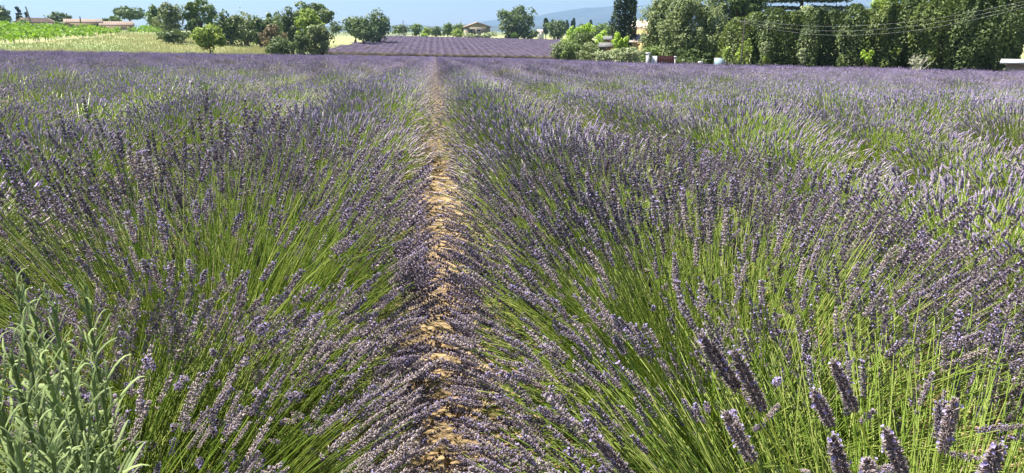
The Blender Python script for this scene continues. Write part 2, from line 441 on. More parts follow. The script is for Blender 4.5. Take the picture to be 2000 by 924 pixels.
def near_bush(label, x, y, seed, n=850, R=.82, H=.95, lean=(0, 0), faded=False, keep=.55, pw=.6, thmax=82, extra=(), nind=300, sc=(.62, 1.02), jit=.085, flip=None, mode=None):
    rng = np.random.default_rng(seed)
    z0 = float(T(x, y)); loc = np.array((x, y, z0))
    root = thing('lavender_bush', label, 'lavender bush', loc)
    b, tip, th = stems(rng, n, R=R, H=H, lean=lean, pw=pw, thmax=thmax, jit=jit)
    if flip is not None:                                   # wind and weight lay the stems over to one side
        tip = tip + np.array(flip) * np.sin(th)[:, None]
        tip[:, 2] = np.maximum(tip[:, 2], .07)
    wt = tip + loc; side = -1 if x < 0 else 1
    lim = rng.normal(.078, .03, n); over = wt[:, 0] * side < lim; wt[over, 0] = side * (lim[over] + .04 * rng.random(over.sum())) ; tip = wt - loc
    fc = -(tip[:, 0] * loc[0] + tip[:, 1] * loc[1]) / (hypot(loc[0], loc[1]) * R)
    if mode == 'fan': pr = np.interp(np.degrees(th), [0, 20, 42, 90], [.16, .35, .85, .9])
    elif mode == 'front': pr = np.where(np.abs(wt[:, 0]) < .42, .7, np.interp(fc, [-.35, 0, .4], [1.0, .85, .22]))
    elif mode == 'bare': pr = np.where(np.abs(wt[:, 0]) < .40, .7, np.interp(fc, [-.4, -.1, .25], [.75, .3, .05]))
    elif mode == 'sweep': pr = np.where(wt[:, 0] > -.45, .85, np.interp(fc, [-.3, .05, .4], [.95, .7, .08]))
    else: pr = keep
    bear = rng.random(n) < pr
    if extra:
        et = np.array([e - loc for e in extra]); eb = rng.normal(0, .05, et.shape) * (1, 1, 0) + (0, 0, .06)
        b = np.concatenate((b, eb)); tip = np.concatenate((tip, et)); th = np.concatenate((th, np.full(len(et), .3))); bear = np.concatenate((bear, np.ones(len(et), bool)))
    tip[~bear] = b[~bear] + (tip[~bear] - b[~bear]) * rng.uniform(.45, .93, (~bear).sum())[:, None]
    C = curve(b, tip, th, 7, rng)
    g = Geo(); tubes(g, C, np.linspace(1, .6, 7)[None] * rng.uniform(.0012, .0022, (len(b), 1)), 3, 0, rng.random(len(b)) ** 1.6)
    tag(g.obj('stems', [m_stem], root), kind='stuff')
    # a few short leaf pairs low on the stems
    g = Geo(); leaves_geo(g, rng, 9000, .72, .50, 0, (.045, .0034)); tag(g.obj('leaves', [m_leafg], root), kind='stuff')
    # dead straw stems
    ks = rng.choice(n, 45); g = Geo(); C2 = curve(b[ks], tip[ks] * rng.uniform(.6, 1.04, (45, 1)), th[ks], 5, rng); tubes(g, C2, np.full(5, .0014), 3); tag(g.obj('dry_stems', [m_straw], root), kind='stuff')
    D = C[:, -1] - C[:, -2]; idx = np.nonzero(bear)[0]
    Fm = frames(D, rng); wp = C[:, -1] + loc; dist = np.linalg.norm(wp - CAM, axis=1)
    f = np.array((sin(YAW) * cos(PITCH), cos(YAW) * cos(PITCH), -sin(PITCH)))
    inside = ((wp - CAM) @ f) / dist > .74
    order = idx[np.argsort(dist[idx] + 5 * ~inside[idx])]
    from mathutils import Matrix
    mes = FADED_ME if faded else HI_ME
    for i in order[:nind]:
        me = mes[rng.integers(len(mes))] if not (faded and rng.random() < .25) else HI_ME[rng.integers(8)]
        if not faded and rng.random() < .18: me = FADED_ME[rng.integers(4)]
        wx = .88
        s = rng.uniform(*sc) * (.6 if rng.random() < .12 else 1); p = C[i, -1]; A = Fm[i]
        if i >= n: me, s, wx = FORE_ME[i % 4], rng.uniform(.95, 1.2), .74
        o = bpy.data.objects.new('flower_spike', me); COL.objects.link(o); o.parent = root
        W = np.array((wx, wx, 1.0)) * s; o.matrix_local = Matrix([[*(A[0] * W), p[0]], [*(A[1] * W), p[1]], [*(A[2] * W), p[2]], [0, 0, 0, 1]])
    rest = order[nind:]
    if len(rest):
        g = Geo(); pick = rng.integers(0, 4, len(rest))
        for i, s in enumerate(LITE):
            r_ = rest[pick == i]; scv = rng.uniform(*sc, len(r_)) * 1.12
            g.inst(s[0], s[1], Fm[r_], C[r_, -1], 0, np.clip(rng.normal(.55 if faded else .2, .2, len(r_)), 0, 1), scv, fj=.35)
            g.inst(s[2], s[3], Fm[r_], C[r_, -1], 1, 0, scv)
        tag(g.obj('flower_spikes', [m_calyx, m_corolla], root), kind='stuff')
    return root

def at(px, py, dist):
    d = ray(px, py); return CAM + d * dist
FORE = [at(1440, 760, .66), at(1490, 800, .68), at(1470, 900, .62), at(1622, 830, .66), at(1668, 800, .75), at(1650, 940, .60), at(1700, 960, .60),
        at(1765, 930, .62), at(1235, 935, .66), at(1915, 960, .60), at(1842, 880, .8)]

NEAR = []
def nb(*a, **k): NEAR.append((a[1], a[2])); near_bush(*a, **k)
nb('tall lavender bush left of the path, green stems fanning out under violet spikes', -.82, 2.15, 1, n=1900, R=.92, H=1.08, mode='fan', pw=.43, sc=(.85, 1.22), flip=(.03, -.02, 0.02))
nb('faded brownish lavender bush at lower left, stems leaning right towards the path', -.80, 1.12, 2, n=1900, R=.84, H=.74, mode='sweep', faded=True, lean=(.18, .12), pw=.42, sc=(.7, 1.1))
nb('lavender bush just behind the tall fanning one left of the path', -.85, 3.0, 3, n=1200, R=.84, H=.84, keep=.75)
nb('third lavender bush beyond the tall fanning one left of the path', -.85, 3.8, 10, n=1000, R=.84, H=.86, keep=.8)
nb('bright green lavender bush right of the path, spikes crowded along its far crest', .86, 2.62, 4, n=1900, R=.86, H=.93, mode='front', pw=.43, jit=.07, sc=(.75, 1.12))
nb('big lavender bush at the right edge, thick grey violet spikes above bright green stems', .88, 1.78, 5, n=2200, R=.88, H=.95, mode='front', pw=.43, jit=.07, sc=(.8, 1.18))
nb('nearest lavender bush at lower right, a few tall spikes standing up close to the viewer', .86, .92, 6, n=2000, R=.88, H=.84, mode='bare', pw=.43, extra=FORE, sc=(.7, 1.05))
nb('lavender bush right of the path behind the bright green one', .86, 3.45, 7, n=1400, R=.84, H=.92, keep=.8)
nb('small lavender bush at the bottom edge left of the path, partly in shade', -.66, .42, 8, n=1100, R=.60, H=.60, keep=.6, faded=True, lean=(.1, .1))

# ------------------------------------------------------------------ the rows
SPC = 1.70
def bush_spots():
    rng = np.random.default_rng(77); P = []
    for i in list(range(-26, 0)) + list(range(1, 36)):
        xc = (abs(i) - .5) * SPC * (1 if i > 0 else -1)
        ys = np.arange(-8 + rng.uniform(0, .8), 143, .86); ys = ys + rng.normal(0, .07, len(ys)); xs = xc + rng.normal(0, .04, len(ys))
        m = inpoly(xs, ys, FIELD1)
        for x, y in zip(xs[m], ys[m]): P.append((x, y, i))
    P = np.array(P)
    keep = np.ones(len(P), bool)
    for (x, y) in NEAR: keep &= np.hypot(P[:, 0] - x, P[:, 1] - y) > .62
    keep &= ~((np.abs(P[:, 0]) < 1.9) & (P[:, 1] > -.6) & (P[:, 1] < np.where(P[:, 0] < 0, 4.2, 3.85)))
    keep &= ~((np.abs(P[:, 0]) < 1.9) & (np.abs(P[:, 1]) < .6))
    return P[keep]
PTS = bush_spots()
r_ = np.hypot(PTS[:, 0], PTS[:, 1]); az_ = np.degrees(np.arctan2(PTS[:, 0], PTS[:, 1]))
vis = (az_ > -36) & (az_ < 49) & (PTS[:, 1] > .5)
order = np.argsort(r_ + 1e4 * ~vis); IND = order[:291]; REST = order[291:]
ORD = ['first', 'second', 'third', 'fourth', 'fifth', 'sixth', 'seventh', 'eighth', 'ninth', 'tenth', 'eleventh', 'twelfth', 'thirteenth', 'fourteenth', 'fifteenth']
LODM = {}
def child_meshes(lod, k):
    if (lod, k) not in LODM:
        gs, gl, gf = make_bush_meshes(100 * lod + k, lod)
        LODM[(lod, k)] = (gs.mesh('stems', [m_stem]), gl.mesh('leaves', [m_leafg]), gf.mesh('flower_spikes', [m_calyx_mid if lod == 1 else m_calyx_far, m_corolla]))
    return LODM[(lod, k)]
rng = np.random.default_rng(8); cnt = {}
for q in IND:
    x, y, i = PTS[q]; i = int(i); r = r_[q]; lod = 1 if r < 9.5 else 2
    side = 'right' if i > 0 else 'left'
    cnt[i] = cnt.get(i, (2 if i in (-1, 1) else 0)) + 1
    lab = ('%s lavender bush from the viewer in the %s row %s of the path' % (ORD[cnt[i] - 1], ORD[abs(i) - 1], side) if r < 9.5 and cnt[i] <= 12
           else 'farther lavender bush merged into the %s row %s of the bare soil path' % (ORD[abs(i) - 1], side))
    root = thing('lavender_bush', lab, 'lavender bush',
                 (x, y, float(T(x, y))), rng.uniform(0, 2 * pi), 'lavender bushes in the %s row %s of the path' % (ORD[abs(i) - 1], side))
    s = rng.uniform(.9, 1.08); root.scale = (s, s, s * rng.uniform(.88, 1.08) * (.97 if abs(i) == 1 else .90 if abs(i) < 4 else .96))
    for nm, me in zip(('stems', 'leaves', 'flower_spikes'), child_meshes(lod, int(rng.integers(6 if lod == 1 else 4)))):
        tag(link(nm, me, root), kind='stuff')

def gn_scatter(name, P, scale, rot, pick, protos, kind='stuff'):
    me = bpy.data.meshes.new(name); me.vertices.add(len(P)); me.vertices.foreach_set('co', P.astype(np.float32).ravel())
    for nm, ty, arr in (('sc', 'FLOAT_VECTOR', scale), ('rot', 'FLOAT_VECTOR', rot), ('pick', 'INT', pick)):
        a = me.attributes.new(nm, ty, 'POINT')
        a.data.foreach_set('vector' if ty == 'FLOAT_VECTOR' else 'value', np.ascontiguousarray(arr).astype(np.float32 if ty != 'INT' else np.int32).ravel())
    me.update(); o = link(name, me); tag(o, kind=kind)
    c = bpy.data.collections.new(name + '_kinds')
    for k, m in enumerate(protos):
        c.objects.link(bpy.data.objects.new('%s_kind_%s' % (name, 'abcdefgh'[k]), m))
    ng = bpy.data.node_groups.new(name, 'GeometryNodeTree')
    ng.interface.new_socket('Geometry', in_out='INPUT', socket_type='NodeSocketGeometry'); ng.interface.new_socket('Geometry', in_out='OUTPUT', socket_type='NodeSocketGeometry')
    N = ng.nodes; L = ng.links
    gi, go = N.new('NodeGroupInput'), N.new('NodeGroupOutput'); ip = N.new('GeometryNodeInstanceOnPoints'); ci = N.new('GeometryNodeCollectionInfo')
    ci.inputs[0].default_value = c; ci.inputs['Separate Children'].default_value = True; ci.inputs['Reset Children'].default_value = True
    def attr(nm, ty):
        a = N.new('GeometryNodeInputNamedAttribute'); a.data_type = ty; a.inputs[0].default_value = nm; return a.outputs[0]
    L.new(gi.outputs[0], ip.inputs['Points']); L.new(ci.outputs[0], ip.inputs['Instance']); ip.inputs['Pick Instance'].default_value = True
    L.new(attr('pick', 'INT'), ip.inputs['Instance Index'])
    e = N.new('FunctionNodeEulerToRotation'); L.new(attr('rot', 'FLOAT_VECTOR'), e.inputs[0]); L.new(e.outputs[0], ip.inputs['Rotation'])
    L.new(attr('sc', 'FLOAT_VECTOR'), ip.inputs['Scale']); L.new(ip.outputs[0], go.inputs[0])
    md = o.modifiers.new('scatter', 'NODES'); md.node_group = ng
    return o
def merged(lod, k):
    gs, gl, gf = make_bush_meshes(100 * lod + k, lod); G = Geo()
    for off, g in ((0, gs), (1, gl), (2, gf)):
        G.v += g.v; G.f += [f + G.n for f in g.f]; G.m += [m + off for m in g.m]; G.t += g.t; G.n += g.n
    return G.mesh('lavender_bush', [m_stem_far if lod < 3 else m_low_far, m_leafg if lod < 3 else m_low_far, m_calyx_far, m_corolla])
def rows_stuff(name, P, split, sink=None):
    n = len(P); rng = np.random.default_rng(len(P)); z = T(P[:, 0], P[:, 1]); r = np.hypot(P[:, 0], P[:, 1])
    s = rng.uniform(.9, 1.08, n); s = s * np.where(r > 120, 1.5, 1.08); sc = np.stack((s, s, s / np.where(r > 120, 1.5, 1.08) * rng.uniform(.86, 1.08, n)), 1)
    if sink: sc[:, 2] *= .85; sc[sink:, 2] *= .80
    rot = np.stack((0 * s, 0 * s, rng.uniform(0, 2 * pi, n)), 1)
    pick = np.where(r < split, rng.integers(0, 3, n), rng.integers(3, 6, n))
    gn_scatter(name, np.stack((P[:, 0], P[:, 1], z), 1), sc, rot, pick, PROTO)
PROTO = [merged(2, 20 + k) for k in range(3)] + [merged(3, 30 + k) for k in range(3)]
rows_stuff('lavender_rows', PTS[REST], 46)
P2 = []
rng = np.random.default_rng(78)
for i in range(-26, 36):
    ys = np.arange(158.6, 250, .9); xs = (i - .5) * SPC * (1 + .0 * ys) + rng.normal(0, .05, len(ys)); m = inpoly(xs, ys, FIELD2)
    P2 += list(zip(xs[m], ys[m]))
P2 = np.array(P2); P3 = P2 + (SPC / 2, .45); P3 = P3[inpoly(P3[:, 0], P3[:, 1], FIELD2)]; SINK = len(P2)
rows_stuff('far_lavender_rows', np.concatenate((P2, P3)), 1, SINK)

# ------------------------------------------------------------------ leafy weed at lower left: stalks with long narrow leaves
def weed():
    rng = np.random.default_rng(21)
    c = at(90, 900, 1.0); x, y = c[0] - .02, c[1] + .02; z0 = float(T(x, y)); loc = np.array((x, y, z0))
    root = thing('leafy_plant', 'bright leafy plant without flowers at lower left, soft narrow leaves up its stalks', 'plant', loc)
    tv = []; tf = []
    k = 7
    for i in range(k):
        t = i / (k - 1); wd = .0022 * sin(pi * min(1, t * .9 + .12)) ** .8 if i < k - 1 else .0003
        zc, xc = .072 * sin(t * 1.5) / 1.2, .016 * t * t
        tv += [(xc + .0012, -wd, zc), (xc - .0006, 0, zc - .0012 * 0), (xc + .0012, wd, zc)]
        if i: tf += [(3 * i - 3, 3 * i, 3 * i + 1, 3 * i - 2), (3 * i - 2, 3 * i + 1, 3 * i + 2, 3 * i - 1)]
    tv = np.array(tv)
    lm = []
    for s in range(4):
        g = Geo(); v = tv * (1, rng.uniform(.8, 1.2), rng.uniform(.9, 1.1)); v[:, 0] *= rng.uniform(.4, 1.6); v[:, 1] += .006 * rng.normal() * np.sin(v[:, 2] * 50)
        g.add(v, tf, 0, rng.random()); lm.append(g.mesh('leaf', [m_weed], True))
    tips = [(62, 600, 1.0), (102, 590, 1.02), (166, 575, 1.05), (20, 690, .86), (132, 725, .88), (182, 735, .90), (-30, 640, .95), (75, 800, .78), (35, 560, 1.12), (-10, 780, .8), (140, 840, .8), (45, 650, .95), (85, 700, .9), (30, 860, .75), (100, 880, .75)]
    from mathutils import Matrix
    for px, py, d in tips:
        tip = at(px, py, d) - loc; b = np.array((tip[0] * .55, tip[1] * .55, .02)) + rng.normal(0, .012, 3) * (1, 1, 0)
        L = np.linalg.norm(tip - b); mid = (b + tip) / 2 + rng.normal(0, .015, 3)
        t = np.linspace(0, 1, 9)[:, None]; C = (1 - t) ** 2 * b + 2 * t * (1 - t) * mid + t * t * tip
        g = Geo(); tubes(g, C[None], np.linspace(.0032, .0018, 9), 6, 0, .3); st = g.obj('stalk', [m_weed], root, smooth_=True)
        n = int(L / .0062)
        for q in range(n):
            u = (q + .5) / n
            if u < .28 and rng.random() < .6: continue
            p = (1 - u) ** 2 * b + 2 * u * (1 - u) * mid + u * u * tip; ax = 2 * (1 - u) * (mid - b) + 2 * u * (tip - mid); ax /= np.linalg.norm(ax)
            a = q * 2.4 + rng.normal(0, .3); X = np.cross((0, 1, 0), ax); X /= np.linalg.norm(X); Y = np.cross(ax, X)
            out = X * cos(a) + Y * sin(a); til = np.interp(u, [0, .8, 1], [1.1, .6, .1]) + rng.normal(0, .2)
            Z = ax * cos(til) + out * sin(til); W = np.cross(ax, out); O = np.cross(W, Z)
            s = np.interp(u, [0, .6, .9, 1], [1.15, 1.1, .75, .45]) * rng.uniform(.8, 1.2)
            lf = bpy.data.objects.new('leaf', lm[rng.integers(4)]); COL.objects.link(lf); lf.parent = st
            lf.matrix_local = Matrix([[O[j] * s, W[j] * s, Z[j] * s, p[j]] for j in range(3)] + [[0, 0, 0, 1]])
weed()

# ------------------------------------------------------------------ trees
def leafmat(name, rgb, tint, trans=.3): return M(name, rgb, .6, trans, tint=tint, rnd=.0, spec=.35)
LM = dict(
    dark=leafmat('leaf_dark', (0.085, 0.128, 0.038), (0.153, 0.209, 0.057)),
    pine=leafmat('leaf_pine', (0.077, 0.128, 0.038), (0.162, 0.224, 0.057), .2),
    mid=leafmat('leaf_mid', (0.131, 0.194, 0.051), (0.215, 0.299, 0.076)),
    olive=leafmat('leaf_olive', (0.177, 0.224, 0.083), (0.291, 0.344, 0.140)),
    light=leafmat('leaf_light', (0.230, 0.314, 0.064), (0.384, 0.493, 0.089), .4),
    lime=leafmat('leaf_lime', (0.307, 0.448, 0.051), (0.460, 0.628, 0.089), .4),
    grey=leafmat('leaf_grey', (0.291, 0.344, 0.166), (0.445, 0.493, 0.255)),
    cypress=leafmat('leaf_cypress', (0.034, 0.060, 0.023), (0.061, 0.098, 0.030), .1),
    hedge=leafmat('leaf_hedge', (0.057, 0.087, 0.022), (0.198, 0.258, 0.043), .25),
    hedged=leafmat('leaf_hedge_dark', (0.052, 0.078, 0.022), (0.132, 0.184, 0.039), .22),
    red=leafmat('leaf_reddish', (0.199, 0.149, 0.089), (0.291, 0.239, 0.115)),
    cedar=leafmat('leaf_cedar', (0.061, 0.098, 0.064), (0.107, 0.149, 0.096), .15))
m_bark = M('bark', (.16, .12, .085), .95, noise=(6, .3))
m_barkg = M('pale_bark', (.42, .39, .33), .9, noise=(6, .2))

def leaf_quads(g, rng, P, N, size, tint, mat=0, asp=.6):
    n = len(P); Fm = frames(N + rng.normal(0, .55, N.shape), rng); a = size * rng.uniform(.6, 1.35, n)
    tv = np.array([(-.5, -.5 * asp, 0), (.5, -.35 * asp, .12), (.55, .45 * asp, 0), (-.4, .5 * asp, .1)]); g.inst(tv, np.array([(0, 1, 2, 3)]), Fm, P, mat, tint, a)

def crown_round(rng, g, c, rad, n, leaf, clumps=42, cr=.34, flat=0.0, fill=.25, lowcut=-1.0, seedtint=.5):
    """leaf clumps spread over and through an ellipsoid"""
    c = np.array(c); rad = np.array(rad)
    u = rng.normal(0, 1, (clumps, 3)); u /= np.linalg.norm(u, axis=1, keepdims=True); u[:, 2] = np.where(u[:, 2] < lowcut, -u[:, 2], u[:, 2])
    rr = np.where(rng.random(clumps) < fill, rng.uniform(.2, .6, clumps), rng.uniform(.56, .90, clumps))
    cc = u * rr[:, None]; crs = cr * rng.uniform(.5, 1.45, clumps)
    k = rng.integers(0, clumps, n); v = rng.normal(0, 1, (n, 3)); v /= np.linalg.norm(v, axis=1, keepdims=True)
    v[:, 2] = np.where(rng.random(n) < .55, np.abs(v[:, 2]), v[:, 2])
    P = cc[k] + v * (crs[k] * rng.uniform(.55, 1.08, n) ** .5)[:, None]
    wild = rng.random(n) < .05; P[wild] *= 1.12
    if flat: P[:, 2] = np.where(P[:, 2] < -flat, -flat + (P[:, 2] + flat) * .3, P[:, 2])
    ct = rng.uniform(0, 1, clumps)
    leaf_quads(g, rng, P * rad + c, v + (0, 0, .3), leaf, np.clip(ct[k] * .7 + rng.random(n) * .45, 0, 1))
    return cc * rad + c

def column(rng, g, c, rx, h, n, leaf, prof, lumps=30, rough=.22, asp=.6):
    """upright crown: prof(t) gives the relative radius at height t; vertical sprays make ridges"""
    lt, la, lr = rng.random(lumps), rng.uniform(0, 2 * pi, lumps), rng.uniform(.08, .22, lumps)
    t = rng.random(n); a = rng.uniform(0, 2 * pi, n); r = prof(t)
    bump = np.zeros(n); tint = np.zeros(n); ti = rng.random(lumps)
    for i in range(lumps):
        da = np.abs((a - la[i] + pi) % (2 * pi) - pi) / 2.2; d = np.exp(-((t - lt[i]) ** 2 / (lr[i] * 1.2) ** 2 + da ** 2 / lr[i] ** 2 * 1.0)); bump += d * rough * (1 if i % 3 else -1.0); tint = np.maximum(tint, d * ti[i])
    r = r * (1 + np.clip(bump, -.45, .5)) * np.where(rng.random(n) < .72, rng.uniform(.86, 1.06, n), rng.uniform(.4, .9, n))
    P = np.stack((np.cos(a) * r * rx, np.sin(a) * r * rx, t * h), 1) + c
    N = np.stack((np.cos(a), np.sin(a), np.full(n, .35)), 1)
    leaf_quads(g, rng, P, N, leaf, np.clip(tint * .8 + rng.random(n) * .35, 0, 1), asp=asp)

def trunk_to(g, pts, r0, rng, fork):
    for f in fork:
        f = np.array(f); b = np.array(pts); m = b + (f - b) * .5 + rng.normal(0, .04 * np.linalg.norm(f), 3) + (0, 0, .08 * f[2]); tube_path(g, [b, (b * .3 + m * .7), f], [r0 * .55, r0 * .4, r0 * .15], 5)

def tree(name, label, cat, box_, dist, kind, mat, leafpx=3.4, dens=2.1, trunk=0.0, group=None, seed=0, base=None, **kw):
    """box_: how wide and tall it stands on its bearing, converted to metres at its own distance"""
    x0, x1, yt, yb = box_; px = (x0 + x1) / 2
    s = spot(px, dist); wM = dist * 2 * tan((az_of(x1) - az_of(x0)) / 2)
    top = height_at(px, yt, dist) - s[2]; bot = max(height_at(px, yb, dist) - s[2], 0.0)
    rng = np.random.default_rng(abs(seed * 131 + int(x0) * 7 + int(yt)))
    root = thing(name, label, cat, s, 0, group)
    h = top - bot; leaf = leafpx * dist / F; n = int(dens * (x1 - x0) * (yb - yt) / (leafpx ** 2 * .6) * 3.0); n = int(np.clip(n, 250, 42000))
    g = Geo(); gt = Geo(); R = wM / 2
    if kind == 'round':
        cc = crown_round(rng, g, (0, 0, bot + h / 2), (R, R * .9, h / 2), n, leaf, **kw)
        tr = max(.03 * h, .05); tz = bot + h * .35
        tube_path(gt, [(0, 0, -.1), (rng.normal(0, .02) * h, 0, tz * .5), (0, 0, tz)], [tr * 1.3, tr, tr * .7], 7)
        trunk_to(gt, (0, 0, tz * .8), tr, rng, cc[rng.choice(len(cc), min(9, len(cc)), False)])
    elif kind == 'shrub':
        cc = crown_round(rng, g, (0, 0, bot + h * .42), (R, R * .9, h * .58), n, leaf, **kw)
        for k in range(5):
            f = cc[rng.integers(len(cc))]; tube_path(gt, [(rng.normal(0, .08) * R, 0, -.05), f * .5 + (0, 0, .05), f], [.03 * h, .02 * h, .008 * h], 5)
    elif kind == 'column':
        prof = kw.pop('prof', None) or (lambda t: np.clip(np.minimum(.55 + 1.6 * t, 1), 0, 1) * np.sqrt(np.clip(1 - ((t - .25).clip(0) / .78) ** 2, 0.01, 1)))
        column(rng, g, (0, 0, bot), R, h, n, leaf, prof, **kw)
        tube_path(gt, [(0, 0, -.1), (0, 0, top * .5), (0, 0, top * .9)], [.1 + .012 * top, .08 + .008 * top, .03], 6)
    elif kind == 'cedar':
        tube_path(gt, [(0, 0, -.1), (0, 0, top * .55), (0, 0, top * .97)], [.05 * top * .7, .02 * top, .04], 7)
        nl = kw.get('layers', 9); m = n // (nl * 4)
        for k in range(nl):
            z = bot + h * (k + .5) / nl; rr = R * kw.get('prof', lambda t: 1 - .75 * t)((k + .5) / nl)
            for q in range(4):
                a = rng.uniform(0, 2 * pi); L = rr * rng.uniform(.7, 1.1); e = np.array((cos(a) * L, sin(a) * L, z + rng.normal(0, .02) * h)); tube_path(gt, [(0, 0, z), e * (.5, .5, 1) + (0, 0, .02 * h), e], [.03 * R + .02, .02 * R, .01], 4)
                tt = rng.uniform(.25, 1.02, m); P = np.array((0, 0, z)) * (1 - tt[:, None]) + e * tt[:, None]; P = P + rng.normal(0, 1, (m, 3)) * (L * .16, L * .16, h / nl * .13)
                leaf_quads(g, rng, P, np.tile((0, 0, 1.), (m, 1)), leaf, rng.random(m))
    gt.obj('trunk', [m_bark if trunk == 0 else m_barkg], root, smooth_=True)
    g.obj('crown', [LM[mat]], root)
    return root

